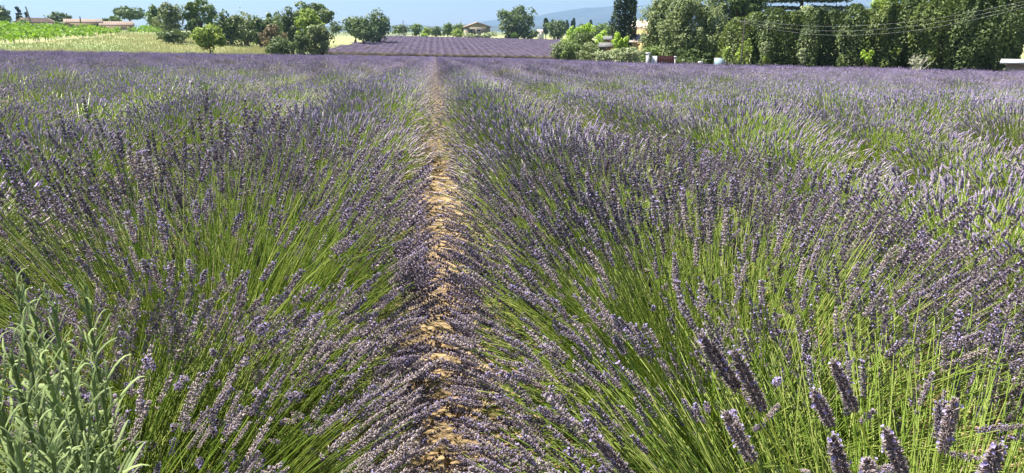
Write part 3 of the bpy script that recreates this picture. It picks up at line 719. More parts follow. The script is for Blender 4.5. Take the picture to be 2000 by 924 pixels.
H_ = 'hedge'
TREES = [
 # name, label, category, (x0,x1,ytop,ybottom), distance, kind, leaves, options
 ('pine_tree', 'dark rounded pine at the far left edge above the vineyard', 'tree', (-42, 28, 14, 53), 230, 'round', 'pine', {}),
 ('cedar_tree', 'dark blue green conifer beside the leaning pole above the vineyard', 'tree', (33, 52, 14, 52), 240, 'cedar', 'cedar', dict(layers=7)),
 ('cedar_tree', 'short dark conifer top rising behind the small white house', 'tree', (50, 64, 24, 48), 262, 'cedar', 'cedar', dict(layers=5)),
 ('shrub', 'green shrub in front of the small white house at far left', 'shrub', (43, 64, 39, 53), 212, 'shrub', 'mid', {}),
 ('shrub', 'low green shrub at the foot of the far left pine', 'shrub', (22, 36, 45, 54), 215, 'shrub', 'mid', {}),
 ('round_tree', 'round dark tree left of the long low farm building', 'tree', (100, 143, 24, 52), 236, 'round', 'dark', {}),
 ('shrub', 'clipped green bush in front of the round tree beside the farm building', 'shrub', (104, 131, 43, 52), 214, 'shrub', 'mid', {}),
 ('umbrella_pine', 'wide umbrella pine standing behind the right end of the farm building', 'tree', (226, 287, 14, 50), 240, 'round', 'pine', dict(flat=.2, lowcut=-.25)),
 ('round_tree', 'small green tree left of the umbrella pine, behind the farm roof', 'tree', (216, 242, 31, 50), 232, 'round', 'mid', {}),
 ('round_tree', 'tiny dark tree top showing above the farm roof', 'tree', (202, 216, 36, 46), 262, 'round', 'dark', {}),
 ('round_tree', 'rounded green tree between the umbrella pine and the olive green trees', 'tree', (288, 325, 14, 56), 200, 'shrub', 'mid', {}),
 ('round_tree', 'olive green tree over the dark hedge left of the tallest poplar', 'tree', (302, 366, 8, 64), 150, 'shrub', 'olive', {}),
 ('dark_hedge', 'long dark clipped hedge on the dry grass under the olive green tree', 'hedge', (302, 372, 57, 81), 142, 'shrub', 'dark', dict(clumps=60, cr=.22)),
 ('poplar_tree', 'tall airy tree with pale twigs, highest left of the dark grove', 'tree', (359, 430, -4, 78), 150, 'round', 'mid', dict(clumps=60, cr=.17, fill=.1)),
 ('shrub', 'bright yellow green shrub on thin stems standing alone in the dry grass', 'shrub', (370, 441, 48, 103), 92, 'round', 'light', dict(clumps=55, cr=.24)),
 ('round_tree', 'dark dense tree at the left end of the grove, right of the tall poplar', 'tree', (424, 470, 26, 83), 145, 'shrub', 'dark', {}),
 ('round_tree', 'dark tree with olive top, second in the grove from the left', 'tree', (455, 508, 30, 83), 150, 'shrub', 'olive', {}),
 ('round_tree', 'dark green tree in the middle of the grove', 'tree', (490, 528, 36, 83), 146, 'shrub', 'dark', {}),
 ('round_tree', 'lighter tree with an airy top in the middle of the grove', 'tree', (510, 552, 24, 84), 155, 'shrub', 'mid', dict(clumps=45, cr=.22)),
 ('shrub', 'reddish brown half bare shrub in front of the grove', 'shrub', (508, 552, 50, 98), 125, 'shrub', 'red', dict(clumps=60, cr=.18)),
 ('round_tree', 'dark tree directly left of the tall light green one', 'tree', (543, 592, 22, 90), 138, 'shrub', 'dark', {}),
 ('pine_tree', 'tall pine with ragged dark crown rising behind the light green tree', 'tree', (570, 656, 2, 60), 150, 'round', 'pine', dict(clumps=34, cr=.24, flat=.5)),
 ('round_tree', 'tall light green tree leaning over the ivy covered bush', 'tree', (572, 640, 14, 92), 122, 'round', 'light', dict(clumps=60, cr=.2)),
 ('round_tree', 'grey green lower tree at the right end of the grove', 'tree', (585, 650, 42, 108), 116, 'shrub', 'olive', dict(clumps=60, cr=.2)),
 ('dark_shrub', 'dark shaded bush between the ivy covered bush and the light green tree', 'shrub', (575, 602, 62, 107), 114, 'shrub', 'dark', {}),
 ('ivy_bush', 'low dark bush with glossy green top at the edge of the lavender', 'shrub', (514, 582, 75, 108), 110, 'shrub', 'dark', {}),
 ('round_tree', 'small distant tree between the grove and the three dark pines', 'tree', (643, 668, 43, 66), 260, 'round', 'dark', {}),
 ('pine_tree', 'leftmost of the three dark rounded pines by the far lavender', 'tree', (671, 716, 31, 68), 215, 'shrub', 'pine', {}),
 ('pine_tree', 'front dark rounded pine of three, lowest and nearest', 'tree', (686, 739, 34, 79), 196, 'shrub', 'pine', {}),
 ('pine_tree', 'tallest of the three dark rounded pines by the far lavender', 'tree', (710, 767, 22, 77), 206, 'shrub', 'pine', {}),
 ('round_tree', 'low dark tree left of the far utility pole', 'tree', (763, 796, 48, 70), 270, 'round', 'dark', {}),
 ('round_tree', 'twin topped green tree right of the far utility pole', 'tree', (800, 826, 47, 71), 272, 'round', 'mid', {}),
 ('shrub', 'low green bush at the end of the far lavender, between two trees', 'shrub', (824, 843, 54, 71), 262, 'shrub', 'light', {}),
 ('round_tree', 'dark low tree left of the stone house group', 'tree', (836, 866, 52, 71), 268, 'round', 'dark', {}),
 ('round_tree', 'upright green tree two crowns left of the stone house', 'tree', (864, 886, 45, 71), 268, 'round', 'mid', {}),
 ('round_tree', 'green tree top behind the ball shaped bush', 'tree', (884, 912, 47, 70), 300, 'round', 'mid', {}),
 ('round_bush', 'bright ball shaped bush just left of the stone house', 'shrub', (882, 904, 57, 72), 254, 'shrub', 'light', {}),
 ('shrub', 'small low bright bush left of the ball shaped bush', 'shrub', (822, 834, 66, 71), 254, 'shrub', 'lime', {}),
 ('round_tree', 'big round dark tree standing alone right of the stone house', 'tree', (971, 1048, 11, 73), 256, 'shrub', 'dark', dict(clumps=60, cr=.26)),
 ('round_bush', 'small bright round bush at the foot of the big round tree', 'shrub', (995, 1012, 64, 73), 251, 'shrub', 'lime', {}),
 ('shrub', 'low green bushes at the right foot of the big round tree', 'shrub', (1018, 1052, 57, 74), 252, 'shrub', 'mid', {}),
 ('cypress_tree', 'slim dark cypress beside the pale wall on the far side', 'tree', (1061, 1071, 36, 66), 290, 'column', 'cypress', {}),
 ('round_tree', 'round dark tree right of the slim far cypress', 'tree', (1066, 1112, 37, 75), 262, 'shrub', 'dark', {}),
 ('cypress_tree', 'tiny distant cypress above the round dark tree', 'tree', (1076, 1080, 40, 62), 420, 'column', 'cypress', {}),
 ('cypress_tree', 'tiny distant cypress left of the closely set pair', 'tree', (1105, 1110, 40, 62), 420, 'column', 'cypress', {}),
 ('cypress_tree', 'left one of the closely set pair of distant cypresses', 'tree', (1115, 1119, 41, 62), 420, 'column', 'cypress', {}),
 ('cypress_tree', 'right and taller one of the pair of distant cypresses', 'tree', (1118, 1123, 36, 62), 420, 'column', 'cypress', {}),
 ('cypress_tree', 'lone distant cypress above the dark tree belt', 'tree', (1151, 1156, 40, 62), 420, 'column', 'cypress', {}),
 ('cypress_tree', 'distant cypress nearest the great dark cypress', 'tree', (1189, 1193, 46, 62), 420, 'column', 'cypress', {}),
 ('round_tree', 'dark tree of the distant belt left of the middle', 'tree', (1122, 1160, 43, 75), 300, 'round', 'dark', {}),
 ('round_tree', 'dark tree of the distant belt next to the great cypress', 'tree', (1155, 1192, 45, 72), 290, 'round', 'mid', {}),
 ('round_tree', 'low dark tree filling the gap left of the great cypress', 'tree', (1178, 1206, 50, 76), 280, 'round', 'mid', {}),
 ('lime_shrub', 'bright yellow green shrub, left part of the thicket by the field edge', 'shrub', (1108, 1135, 52, 82), 140, 'shrub', 'lime', {}),
 ('lime_shrub', 'bright yellow green shrub at the top of the thicket', 'shrub', (1130, 1162, 46, 84), 142, 'shrub', 'lime', {}),
 ('lime_shrub', 'bright yellow green shrub on the right of the thicket by the great cypress', 'shrub', (1160, 1194, 62, 96), 132, 'shrub', 'lime', {}),
 ('pale_shrub', 'grey green shrub sloping down at the left tip of the thicket', 'shrub', (1075, 1112, 82, 112), 124, 'shrub', 'olive', {}),
 ('lime_shrub', 'light green shrub low on the left side of the thicket', 'shrub', (1090, 1120, 72, 112), 128, 'shrub', 'light', {}),
 ('dark_shrub', 'big dark rounded shrub in the middle of the thicket', 'shrub', (1108, 1172, 62, 116), 112, 'shrub', 'dark', dict(clumps=50)),
 ('dark_shrub', 'dark low shrub in front of the big rounded one in the thicket', 'shrub', (1096, 1140, 78, 117), 108, 'shrub', 'mid', {}),
 ('pale_shrub', 'olive green shrub in front of the thicket, right of the dark ones', 'shrub', (1128, 1182, 86, 121), 100, 'shrub', 'olive', {}),
 ('maple_tree', 'fresh bright green young tree in front of the great dark cypress', 'tree', (1194, 1230, 66, 112), 86, 'round', 'lime', dict(clumps=45, cr=.22)),
 ('pale_shrub', 'grey green shrub at the field edge below the grey roof', 'shrub', (1160, 1205, 98, 124), 90, 'shrub', 'grey', {}),
 ('pale_shrub', 'silvery shrub at the field edge left of the white gate pillar', 'shrub', (1192, 1264, 90, 126), 80, 'shrub', 'grey', dict(clumps=60, cr=.2)),
 ('great_cypress', 'great black green cypress rising out of the picture, ivy at its foot', 'tree', (1199, 1241, -45, 94), 95, 'column', 'cypress', dict(lumps=60, prof=lambda t: np.clip(np.minimum(.93 + .3 * t, 1.1 - .38 * t), .05, 1.1) * np.where(t > .9, (1 - t) * 10, 1) ** .5)),
 ('low_shrub', 'low pale flowering shrub under the stone house, left part', 'shrub', (902, 936, 65, 73), 251, 'shrub', 'grey', {}),
 ('low_shrub', 'low pale flowering shrub at the right corner of the stone house', 'shrub', (938, 972, 63, 73), 251, 'shrub', 'grey', {}),
 # big trees right of the house
 ('willow_tree', 'large grey green tree at the left end of the right hand tree wall', 'tree', (1250, 1345, -30, 128), 88, 'shrub', 'olive', dict(clumps=90, cr=.24, fill=.2)),
 ('willow_tree', 'large grey green tree in the middle, bulging over the maroon gate', 'tree', (1285, 1400, -20, 131), 82, 'shrub', 'olive', dict(clumps=110, cr=.22, fill=.2)),
 ('willow_tree', 'grey green tree ending the leafy mass left of the clipped conifers', 'tree', (1345, 1430, 12, 132), 80, 'shrub', 'olive', dict(clumps=90, cr=.22, fill=.2)),
 ('shrub', 'low green growth behind the maroon gate', 'shrub', (1250, 1330, 88, 129), 84, 'shrub', 'mid', {}),
 ('shrub', 'dark low growth between the gate and the grey blue panel', 'shrub', (1318, 1408, 92, 133), 79, 'shrub', 'dark', {}),
 ('oak_tree', 'dark broad tree crown standing behind the right hand tree wall', 'tree', (1378, 1500, -60, 70), 100, 'round', 'dark', dict(clumps=80, cr=.18)),
 ('cedar_tree', 'dark cedar with flat spreading limbs against the sky', 'tree', (1455, 1665, -70, 70), 108, 'cedar', 'cedar', dict(layers=9, prof=lambda t: 1.0)),
 ('pale_tree', 'pale leaved tree top showing over the clipped conifers', 'tree', (1535, 1605, 10, 60), 92, 'round', 'grey', dict(clumps=40)),
 ('pale_tree', 'light leaved tree behind the conifers under the cedar', 'tree', (1440, 1560, 22, 100), 96, 'round', 'olive', dict(clumps=50)),
 ('big_tree', 'tall dark tree behind the right end of the conifer hedge', 'tree', (1925, 2060, -70, 125), 84, 'round', 'hedged', dict(clumps=70, cr=.2)),
 ('big_tree', 'light green tree crown behind the hedge below the right hand wires', 'tree', (1690, 1790, -25, 90), 88, 'round', 'light', dict(clumps=60, cr=.2)),
 ('big_tree', 'leafy crown filling the top right above the hedge', 'tree', (1790, 1960, -80, 80), 86, 'round', 'mid', dict(clumps=70, cr=.2)),
]
for k, (nm, lb, ct, bx, ds, kd, mt, kw) in enumerate(TREES):
    if 420 < bx[0] < 560 and 120 < ds < 160: bx = (bx[0] - 6, bx[1] + 6, bx[2] - 2, bx[3])
    tree(nm, lb, ct, bx, ds, kd, mt, seed=k, **kw)

# clipped conifers of the right hand hedge, each one a tree
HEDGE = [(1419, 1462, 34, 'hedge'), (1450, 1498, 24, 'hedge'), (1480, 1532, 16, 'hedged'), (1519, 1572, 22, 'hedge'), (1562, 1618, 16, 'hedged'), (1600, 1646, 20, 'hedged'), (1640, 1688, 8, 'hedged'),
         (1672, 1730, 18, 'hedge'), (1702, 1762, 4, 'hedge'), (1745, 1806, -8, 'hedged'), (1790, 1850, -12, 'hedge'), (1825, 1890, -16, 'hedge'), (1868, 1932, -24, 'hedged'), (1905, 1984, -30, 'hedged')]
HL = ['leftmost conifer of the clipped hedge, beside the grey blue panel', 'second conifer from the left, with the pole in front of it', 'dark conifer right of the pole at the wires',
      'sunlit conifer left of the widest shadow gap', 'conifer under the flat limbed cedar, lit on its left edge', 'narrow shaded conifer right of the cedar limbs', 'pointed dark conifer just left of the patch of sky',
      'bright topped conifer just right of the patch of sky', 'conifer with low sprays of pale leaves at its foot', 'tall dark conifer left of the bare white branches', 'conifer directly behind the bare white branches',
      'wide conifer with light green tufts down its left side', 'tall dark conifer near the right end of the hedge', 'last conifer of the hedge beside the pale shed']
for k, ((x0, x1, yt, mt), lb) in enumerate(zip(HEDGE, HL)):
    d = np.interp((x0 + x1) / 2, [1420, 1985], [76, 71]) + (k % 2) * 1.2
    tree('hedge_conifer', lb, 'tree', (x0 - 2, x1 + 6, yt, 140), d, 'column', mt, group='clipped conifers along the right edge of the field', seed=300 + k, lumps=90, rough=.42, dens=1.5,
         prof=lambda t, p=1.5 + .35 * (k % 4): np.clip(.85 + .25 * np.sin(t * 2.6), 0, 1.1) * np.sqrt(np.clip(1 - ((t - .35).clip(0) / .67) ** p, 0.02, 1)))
for k, (x0, x1, yt, yb, mt, lb) in enumerate([(1413, 1440, 88, 124, 'light', 'pale sprays of leaves left of the hedge by the grey blue panel'), (1440, 1476, 78, 132, 'light', 'light green leafy shoots in front of the second conifer'),
         (1484, 1508, 82, 104, 'grey', 'whitish leaf sprays low in the dark gap of the hedge'), (1494, 1514, 100, 133, 'light', 'light green young shoots at the foot of the dark gap'),
         (1560, 1584, 94, 120, 'grey', 'whitish leaf sprays against the shaded conifer foot'), (1686, 1716, 92, 124, 'lime', 'bright low spray of leaves right of the sky gap')]):
    tree('leafy_shoots', lb, 'plant', (x0, x1, yt, yb), 69.5 if x0 < 1900 else 68.2, 'shrub', mt, seed=400 + k, dens=.45, clumps=12, cr=.34)

# ------------------------------------------------------------------ bare white branches
def bare_plant():
    rng = np.random.default_rng(3); s = spot(1803, 67.5)
    root = thing('bare_shrub', 'bare whitish branches sticking up in front of the dark conifers', 'shrub', s); g = Geo(); gl = Geo()
    zt = height_at(1803, 104, 66.5) - s[2]
    for k in range(11):
        a = rng.uniform(-1.1, 1.1); e = np.array((sin(a) * 1.0, rng.normal(0, .3), zt * rng.uniform(.55, 1) * cos(a * .5))); m = e * (.4, .4, .6) + rng.normal(0, .08, 3)
        tube_path(g, [(0, 0, -.05), m, e], [.03, .022, .01], 4)
        for q in range(7):
            t = rng.uniform(.4, 1); p = m * (1 - t) + e * t; f = p + rng.normal(0, .16, 3) + (0, 0, .12); tube_path(g, [p, (p + f) / 2, f], [.014, .012, .006], 3)
            leaf_quads(gl, rng, np.repeat(f[None], 2, 0) + rng.normal(0, .04, (2, 3)), np.tile((0, -.5, 1.), (2, 1)), .09, rng.random(2))
    g.obj('branches', [M('white_bark', (.62, .58, .5), .8)], root); gl.obj('leaves', [LM['grey']], root)
bare_plant()

# ------------------------------------------------------------------ buildings
m_wall_w = M('white_render', (.62, .60, .56), .9, noise=(1.5, .08)); m_wall_t = M('tan_render', (.42, .33, .24), .9, noise=(1.2, .12)); m_wall_o = M('ochre_render', (.60, .44, .20), .9, noise=(1, .1))
m_stone = M('stone_wall', (.28, .245, .19), .95, noise=(2.5, .3), bump=(5, .05)); m_tile = M('roof_tile', (.25, .19, .15), .9, noise=(2, .2)); m_tilep = M('pale_roof_tile', (.56, .45, .37), .9, noise=(2, .18)); m_tileg = M('grey_roof', (.13, .13, .125), .9, noise=(2, .15))
m_darkw = M('dark_opening', (.035, .035, .04), .3); m_shut = M('shutter_brown', (.14, .10, .08), .8); m_maroon = M('maroon_paint', (.045, .014, .018), .95, spec=.1, noise=(8, .1)); m_white = M('white_paint', (.75, .75, .73), .5); m_metal = M('galvanised', (.40, .42, .43), .4, noise=(5, .1)); m_blue = M('grey_blue_sheet', (.30, .42, .47), .5, noise=(3, .15)); m_pole = M('weathered_pole', (.20, .17, .14), .9); m_wire = M('wire', (.22, .22, .22), .4, spec=.8)

def roof_slab(g, W, D, h0, h1, over=.4, th=.18, gable='x'):
    """gable roof: ridge along x ('x') or along y ('y')"""
    W2, D2 = W / 2 + over, D / 2 + over
    for s in (-1, 1):
        if gable == 'x': q = [(-W2, s * D2, h0), (W2, s * D2, h0), (W2, 0, h1), (-W2, 0, h1)]
        else: q = [(s * W2, -D2, h0), (s * W2, D2, h0), (0, D2, h1), (0, -D2, h1)]
        v = q + [(x, y, z + th) for x, y, z in q]
        g.add(v, [(0, 3, 2, 1), (4, 5, 6, 7), (0, 1, 5, 4), (1, 2, 6, 5), (2, 3, 7, 6), (3, 0, 4, 7)])
def house(name, label, px0, px1, dist, eave_y, ridge_y, depth, wall, roofm, gable='x', wins=(), rot=0.0, extra=None, chimney=None, tiles=True):
    pc = (px0 + px1) / 2; s = spot(pc, dist); W = dist * (az_of(px1) - az_of(px0)); he = height_at(pc, eave_y, dist) - s[2]; hr = height_at(pc, ridge_y, dist) - s[2]
    root = thing(name, label, 'house', s, -az_of(pc) + rot)
    g = Geo(); D = depth; W2 = W / 2
    for (x0, x1, y0, y1) in ((-W2, W2, -D / 2, -D / 2 + .3), (-W2, W2, D / 2 - .3, D / 2), (-W2, -W2 + .3, -D / 2 + .3, D / 2 - .3), (W2 - .3, W2, -D / 2 + .3, D / 2 - .3)): box(g, x0, x1, y0, y1, -1, he)
    if gable == 'y':
        for y0 in (-D / 2, D / 2 - .3): g.add([(-W2, y0, he), (W2, y0, he), (0, y0, hr), (-W2, y0 + .3, he), (W2, y0 + .3, he), (0, y0 + .3, hr)], [(0, 1, 2), (3, 5, 4)]); g.add([(-W2, y0, he), (0, y0, hr), (0, y0 + .3, hr), (-W2, y0 + .3, he), (W2, y0, he), (W2, y0 + .3, he)], [(0, 1, 2, 3), (4, 5, 2, 1)])
    else:
        for x0 in (-W2, W2 - .3): g.add([(x0, -D / 2, he), (x0, D / 2, he), (x0, 0, hr), (x0 + .3, -D / 2, he), (x0 + .3, D / 2, he), (x0 + .3, 0, hr)], [(0, 1, 2), (3, 5, 4)])
    g.obj('wall', [wall], root)
    g = Geo(); over = .4; sl = (hr - he) / ((D if gable == 'x' else W) / 2); roof_slab(g, W, D, he - sl * over + .03, hr + .03, over)
    if gable == 'y': g = Geo(); roof_slab(g, W, D, he - sl * over + .03, hr + .03, over, gable='y')
    rf = g.obj('roof', [roofm], root)
    if tiles:                                   # rounded tile courses running down the slope
        g = Geo(); n = int((W if gable == 'x' else D) / .45); P = []
        for k in range(n):
            for sd in ((-1,) if gable == 'x' else (-1, 1)):
                if gable == 'x': x = -W / 2 + (k + .5) * W / n; P.append([(x, sd * (D / 2 + over), he - sl * over + .22), (x, 0, hr + .22)])
                else: y = -D / 2 + (k + .5) * D / n; P.append([(sd * (W / 2 + over), y, he - sl * over + .22), (0, y, hr + .22)])
        tubes(g, np.array(P, float), np.array((.12, .12)), 5); tag(g.obj('roof_tiles', [roofm], rf), kind='stuff')
    for (x, z0, z1, w_, kind_) in wins:
        x = x * W; z0 *= he; z1 *= he; g = Geo(); f = -D / 2
        if kind_ == 'door': box(g, x - w_ / 2, x + w_ / 2, f - .05, f + .02, 0, z1); g.obj('door', [m_darkw], root); continue
        for b_ in ((x - w_ / 2 - .08, x - w_ / 2, z0, z1), (x + w_ / 2, x + w_ / 2 + .08, z0, z1), (x - w_ / 2 - .08, x + w_ / 2 + .08, z1, z1 + .08), (x - w_ / 2 - .08, x + w_ / 2 + .08, z0 - .1, z0)): box(g, b_[0], b_[1], f - .06, f + .02, b_[2], b_[3])
        wn = g.obj('window', [m_white], root); g = Geo(); box(g, x - w_ / 2, x + w_ / 2, f - .02, f + .01, z0, z1); g.obj('pane', [m_darkw], wn)
        if kind_ == 'shutters':
            for s_ in (-1, 1): g = Geo(); xx = x + s_ * (w_ / 2 + .08 + w_ * .28); box(g, xx - w_ * .27, xx + w_ * .27, f - .09, f - .01, z0, z1); g.obj('shutter', [m_shut], wn)
    if chimney: g = Geo(); box(g, chimney * W - .4, chimney * W + .4, -.4, .4, hr - .4, hr + .9); g.obj('chimney', [wall], root)
    return root
house('farm_building', 'long low farm building with terracotta roof, its taller left part', 131, 200, 222, 45.5, 39, 10, m_wall_t, m_tile, wins=[(.38, .45, .8, .7, 'w'), (-.3, .45, .8, .7, 'w')])
house('farm_building', 'lower right wing of the long farm building with pale terracotta roof', 199, 261, 219, 51, 43.5, 10, m_wall_t, m_tile)
house('white_house', 'small white house with tan roof among trees at far left', 55, 90, 226, 44.5, 37, 9, m_wall_w, m_tile, gable='y', rot=-.7, wins=[(.2, .4, .8, .8, 'w')])
house('stone_house', 'stone house with low gable and brown shutters beyond the far lavender', 908, 954, 268, 53, 45, 9, m_stone, m_tile, gable='y', rot=.12, wins=[(-.28, .42, .82, 1.1, 'shutters'), (.02, .62, .8, 1.3, 'w')])
house('pale_barn', 'tiny pale building between the big round tree and slim cypress', 1050, 1062, 300, 62, 59, 7, m_wall_w, m_tilep, tiles=False)
house('villa', 'villa with pale tiled roof half hidden between the great cypress and trees', 1228, 1290, 104, 57, 43.5, 9, m_wall_o, m_tilep)
house('villa_annex', 'lower ochre annex with pale gabled roof and dark opening', 1236, 1290, 96, 82, 70, 6, m_wall_o, m_tilep, gable='x', wins=[(0, 0, .72, 5.0, 'door')])
house('grey_roofed_shed', 'low building with grey roof behind the pale shrubs left of the cypress', 1184, 1202, 112, 78, 73, 7, m_wall_t, m_tileg, tiles=False)
house('grey_roofed_shed', 'lean-to with grey roof just above the silvery shrubs', 1176, 1196, 102, 92, 86, 5, m_wall_t, m_tileg, tiles=False)
house('pale_shed', 'pale low shed cut by the right edge behind the lavender', 1979, 2040, 66, 124, 121.5, 4, m_wall_t, m_metal, tiles=False)

# gate, pillars, panel, sign
def boxthing(name, label, cat, px0, px1, dist, ytop, parts, depth=.25):
    pc = (px0 + px1) / 2; s = spot(pc, dist); W = dist * (az_of(px1) - az_of(px0)); h = height_at(pc, ytop, dist) - s[2]
    root = thing(name, label, cat, s, -az_of(pc))
    for p in parts(W, h, depth): g = Geo(); [box(g, *b_) for b_ in p[2]]; g.obj(p[0], [p[1]], root)
    return root
def pillar(W, h, d): return [('shaft', m_wall_w, [(-W / 2, W / 2, -d, d, -.2, h - .12)]), ('cap', m_white, [(-W / 2 - .06, W / 2 + .06, -d - .06, d + .06, h - .12, h)])]
def planks(m, pw=.16, post=True):
    def f(W, h, d):
        n = max(3, int(W / pw)); out = [('plank', m, [(-W / 2 + k * W / n + .008, -W / 2 + (k + 1) * W / n - .008, -.02 + .008 * (k % 2), .02, .06, h)]) for k in range(n)]
        out.append(('rail', m, [(-W / 2, W / 2, .022, .07, h * .8, h * .8 + .08), (-W / 2, W / 2, .022, .07, .3, .38)])); return out
    return f
boxthing('gate_pillar', 'tall pale gate pillar at the left of the gate', 'pillar', 1264.5, 1272.5, 74, 103, pillar)
boxthing('gate_pillar', 'slim pale gate post at the right end of the maroon gate', 'pillar', 1321, 1324, 74, 110, pillar, .12)
boxthing('white_gate', 'white plank gate leaf between the pillar and the maroon gate', 'gate', 1275, 1287, 74, 109.5, planks(m_white))
boxthing('maroon_gate', 'dark maroon plank gate at the edge of the lavender', 'gate', 1287.5, 1321, 74, 109.5, planks(m_maroon))
def panel(W, h, d): return [('sheet', m_blue, [(-W / 2 + .05, W / 2 - .05, -.015, .015, .08, h - .05)]), ('frame', m_metal, [(-W / 2, -W / 2 + .05, -.03, .03, -.2, h), (W / 2 - .05, W / 2, -.03, .03, -.2, h), (-W / 2 + .05, W / 2 - .05, -.03, .03, h - .05, h)])] + [('rib', m_metal, [(-W / 2 + W * k / 5 - .01, -W / 2 + W * k / 5 + .01, -.03, -.016, .08, h - .05)]) for k in (1, 2, 3, 4)]
boxthing('metal_panel', 'grey blue metal panel standing at the foot of the hedge', 'panel', 1399.5, 1422.5, 73, 113, panel)
def signp(W, h, d): return [('board', m_white, [(-W / 2, W / 2, -.02, .01, h - .22, h)]), ('post', m_metal, [(-.03, .03, .012, .06, -.2, h)])]
boxthing('small_sign', 'small blank white sign in front of the dark trees', 'sign', 1368, 1378, 74, 120, signp)

# poles and wires
def pole(label, px, dist, ytop, lean=0.0, arms=True, m=m_pole, r=.12):
    s = spot(px, dist); h = height_at(px, ytop, dist) - s[2]; root = thing('utility_pole', label, 'utility pole', s, -az_of(px)); g = Geo()
    tube_path(g, [(0, 0, -.5), (lean * h * .5, 0, h * .5), (lean * h, 0, h)], [r * 1.3, r * 1.1, r * .8], 8); g.obj('post', [m], root, smooth_=True)
    if arms:
        g = Geo(); box(g, lean * h - .4, lean * h + .4, -.14, -.06, h - .4, h - .33); ca = g.obj('crossarm', [m], root)
        for k in (-.35, 0, .35): g = Geo(); tube_path(g, [(lean * h + k, -.1, h - .33), (lean * h + k, -.1, h - .27), (lean * h + k, -.1, h - .22)], [.02, .035, .02], 6); g.obj('insulator', [m_metal], ca)
    return s + np.array((0, 0, h))
pole('leaning utility pole in front of the small white house', 65, 205, 13, lean=-.13, arms=False, r=.16)
pole('thin utility pole right of the small white house', 93, 235, 33, arms=False)
pole('utility pole standing before the long farm roof', 160, 205, 32, lean=.02, arms=False, r=.14)
pole('utility pole in front of the far blue hills, left of centre', 788, 262, 40, arms=False, r=.14)
pole('utility pole just left of the stone house', 901, 290, 42, arms=False)
ptop = pole('slim grey utility pole against the conifer hedge', 1453, 69, 35, m=m_pole, r=.045)
def wire(label, a, b, sag, n=24):
    a, b = np.array(a, float), np.array(b, float); t = np.linspace(0, 1, n)[:, None]; C = a + (b - a) * t; C[:, 2] -= sag * 4 * (t * (1 - t))[:, 0]
    g = Geo(); tubes(g, C[None], np.full(n, .006), 4); tag(g.obj('overhead_wire', [m_wire]), label, 'wire', 'overhead wires along the conifer hedge')
def wp(px, py, d): s = spot(px, d); return np.array((s[0], s[1], height_at(px, py, d)))
for k, (y0, y1, sg, lb) in enumerate([(37, -3, 1.15, 'upper overhead wire sagging across the conifer hedge'), (42, 3, 1.3, 'middle overhead wire sagging across the conifer hedge'), (45, 8, 1.5, 'lowest overhead wire sagging across the conifer hedge')]):
    wire(lb, wp(1453, y0, 68.6 - k * .2), wp(2010, y1, 60), sg)
wire('short pale service wire rising left from the grey pole', wp(1453, 41, 68.7), wp(1395, 18, 76), .3)

# ------------------------------------------------------------------ vineyard and dry grass
def vineyard():
    rng = np.random.default_rng(12); a = np.array(VINE); d = np.array((.94, .34)); d /= np.linalg.norm(d); nrm = np.array((-d[1], d[0]))
    o = a.mean(0); ext = 160; P = []; N = []
    for off in np.arange(-140, 140, 2.3):
        m = 3600; t = rng.uniform(-ext, ext, m); q = o + nrm * off + d * t[:, None]; q += rng.normal(0, .22, q.shape)
        k = inpoly(q[:, 0], q[:, 1], VINE); k &= np.hypot(q[:, 0], q[:, 1]) < 205; az = np.degrees(np.arctan2(q[:, 0], q[:, 1])); k &= az > -40
        q = q[k]; hh = .95 + .5 * np.sin(q[:, 0] * 1.7) * np.sin(q[:, 1] * 2.1); z = T(q[:, 0], q[:, 1]) + .35 + rng.random(len(q)) ** .8 * (hh.clip(.5, 1.4))
        P.append(np.column_stack((q, z)))
    P = np.concatenate(P); g = Geo(); leaf_quads(g, rng, P, rng.normal(0, .6, P.shape) + (0, 0, .7), .34, rng.random(len(P)), asp=.8)
    ps = P[::14].copy(); ps[:, 2] = T(ps[:, 0], ps[:, 1]); C = np.stack((ps, ps + (0, 0, .6)), 1); tubes(g, C, np.array((.04, .03)), 3, 1)
    tag(g.obj('vineyard', [m_vine, m_bark]), kind='stuff')
vineyard()
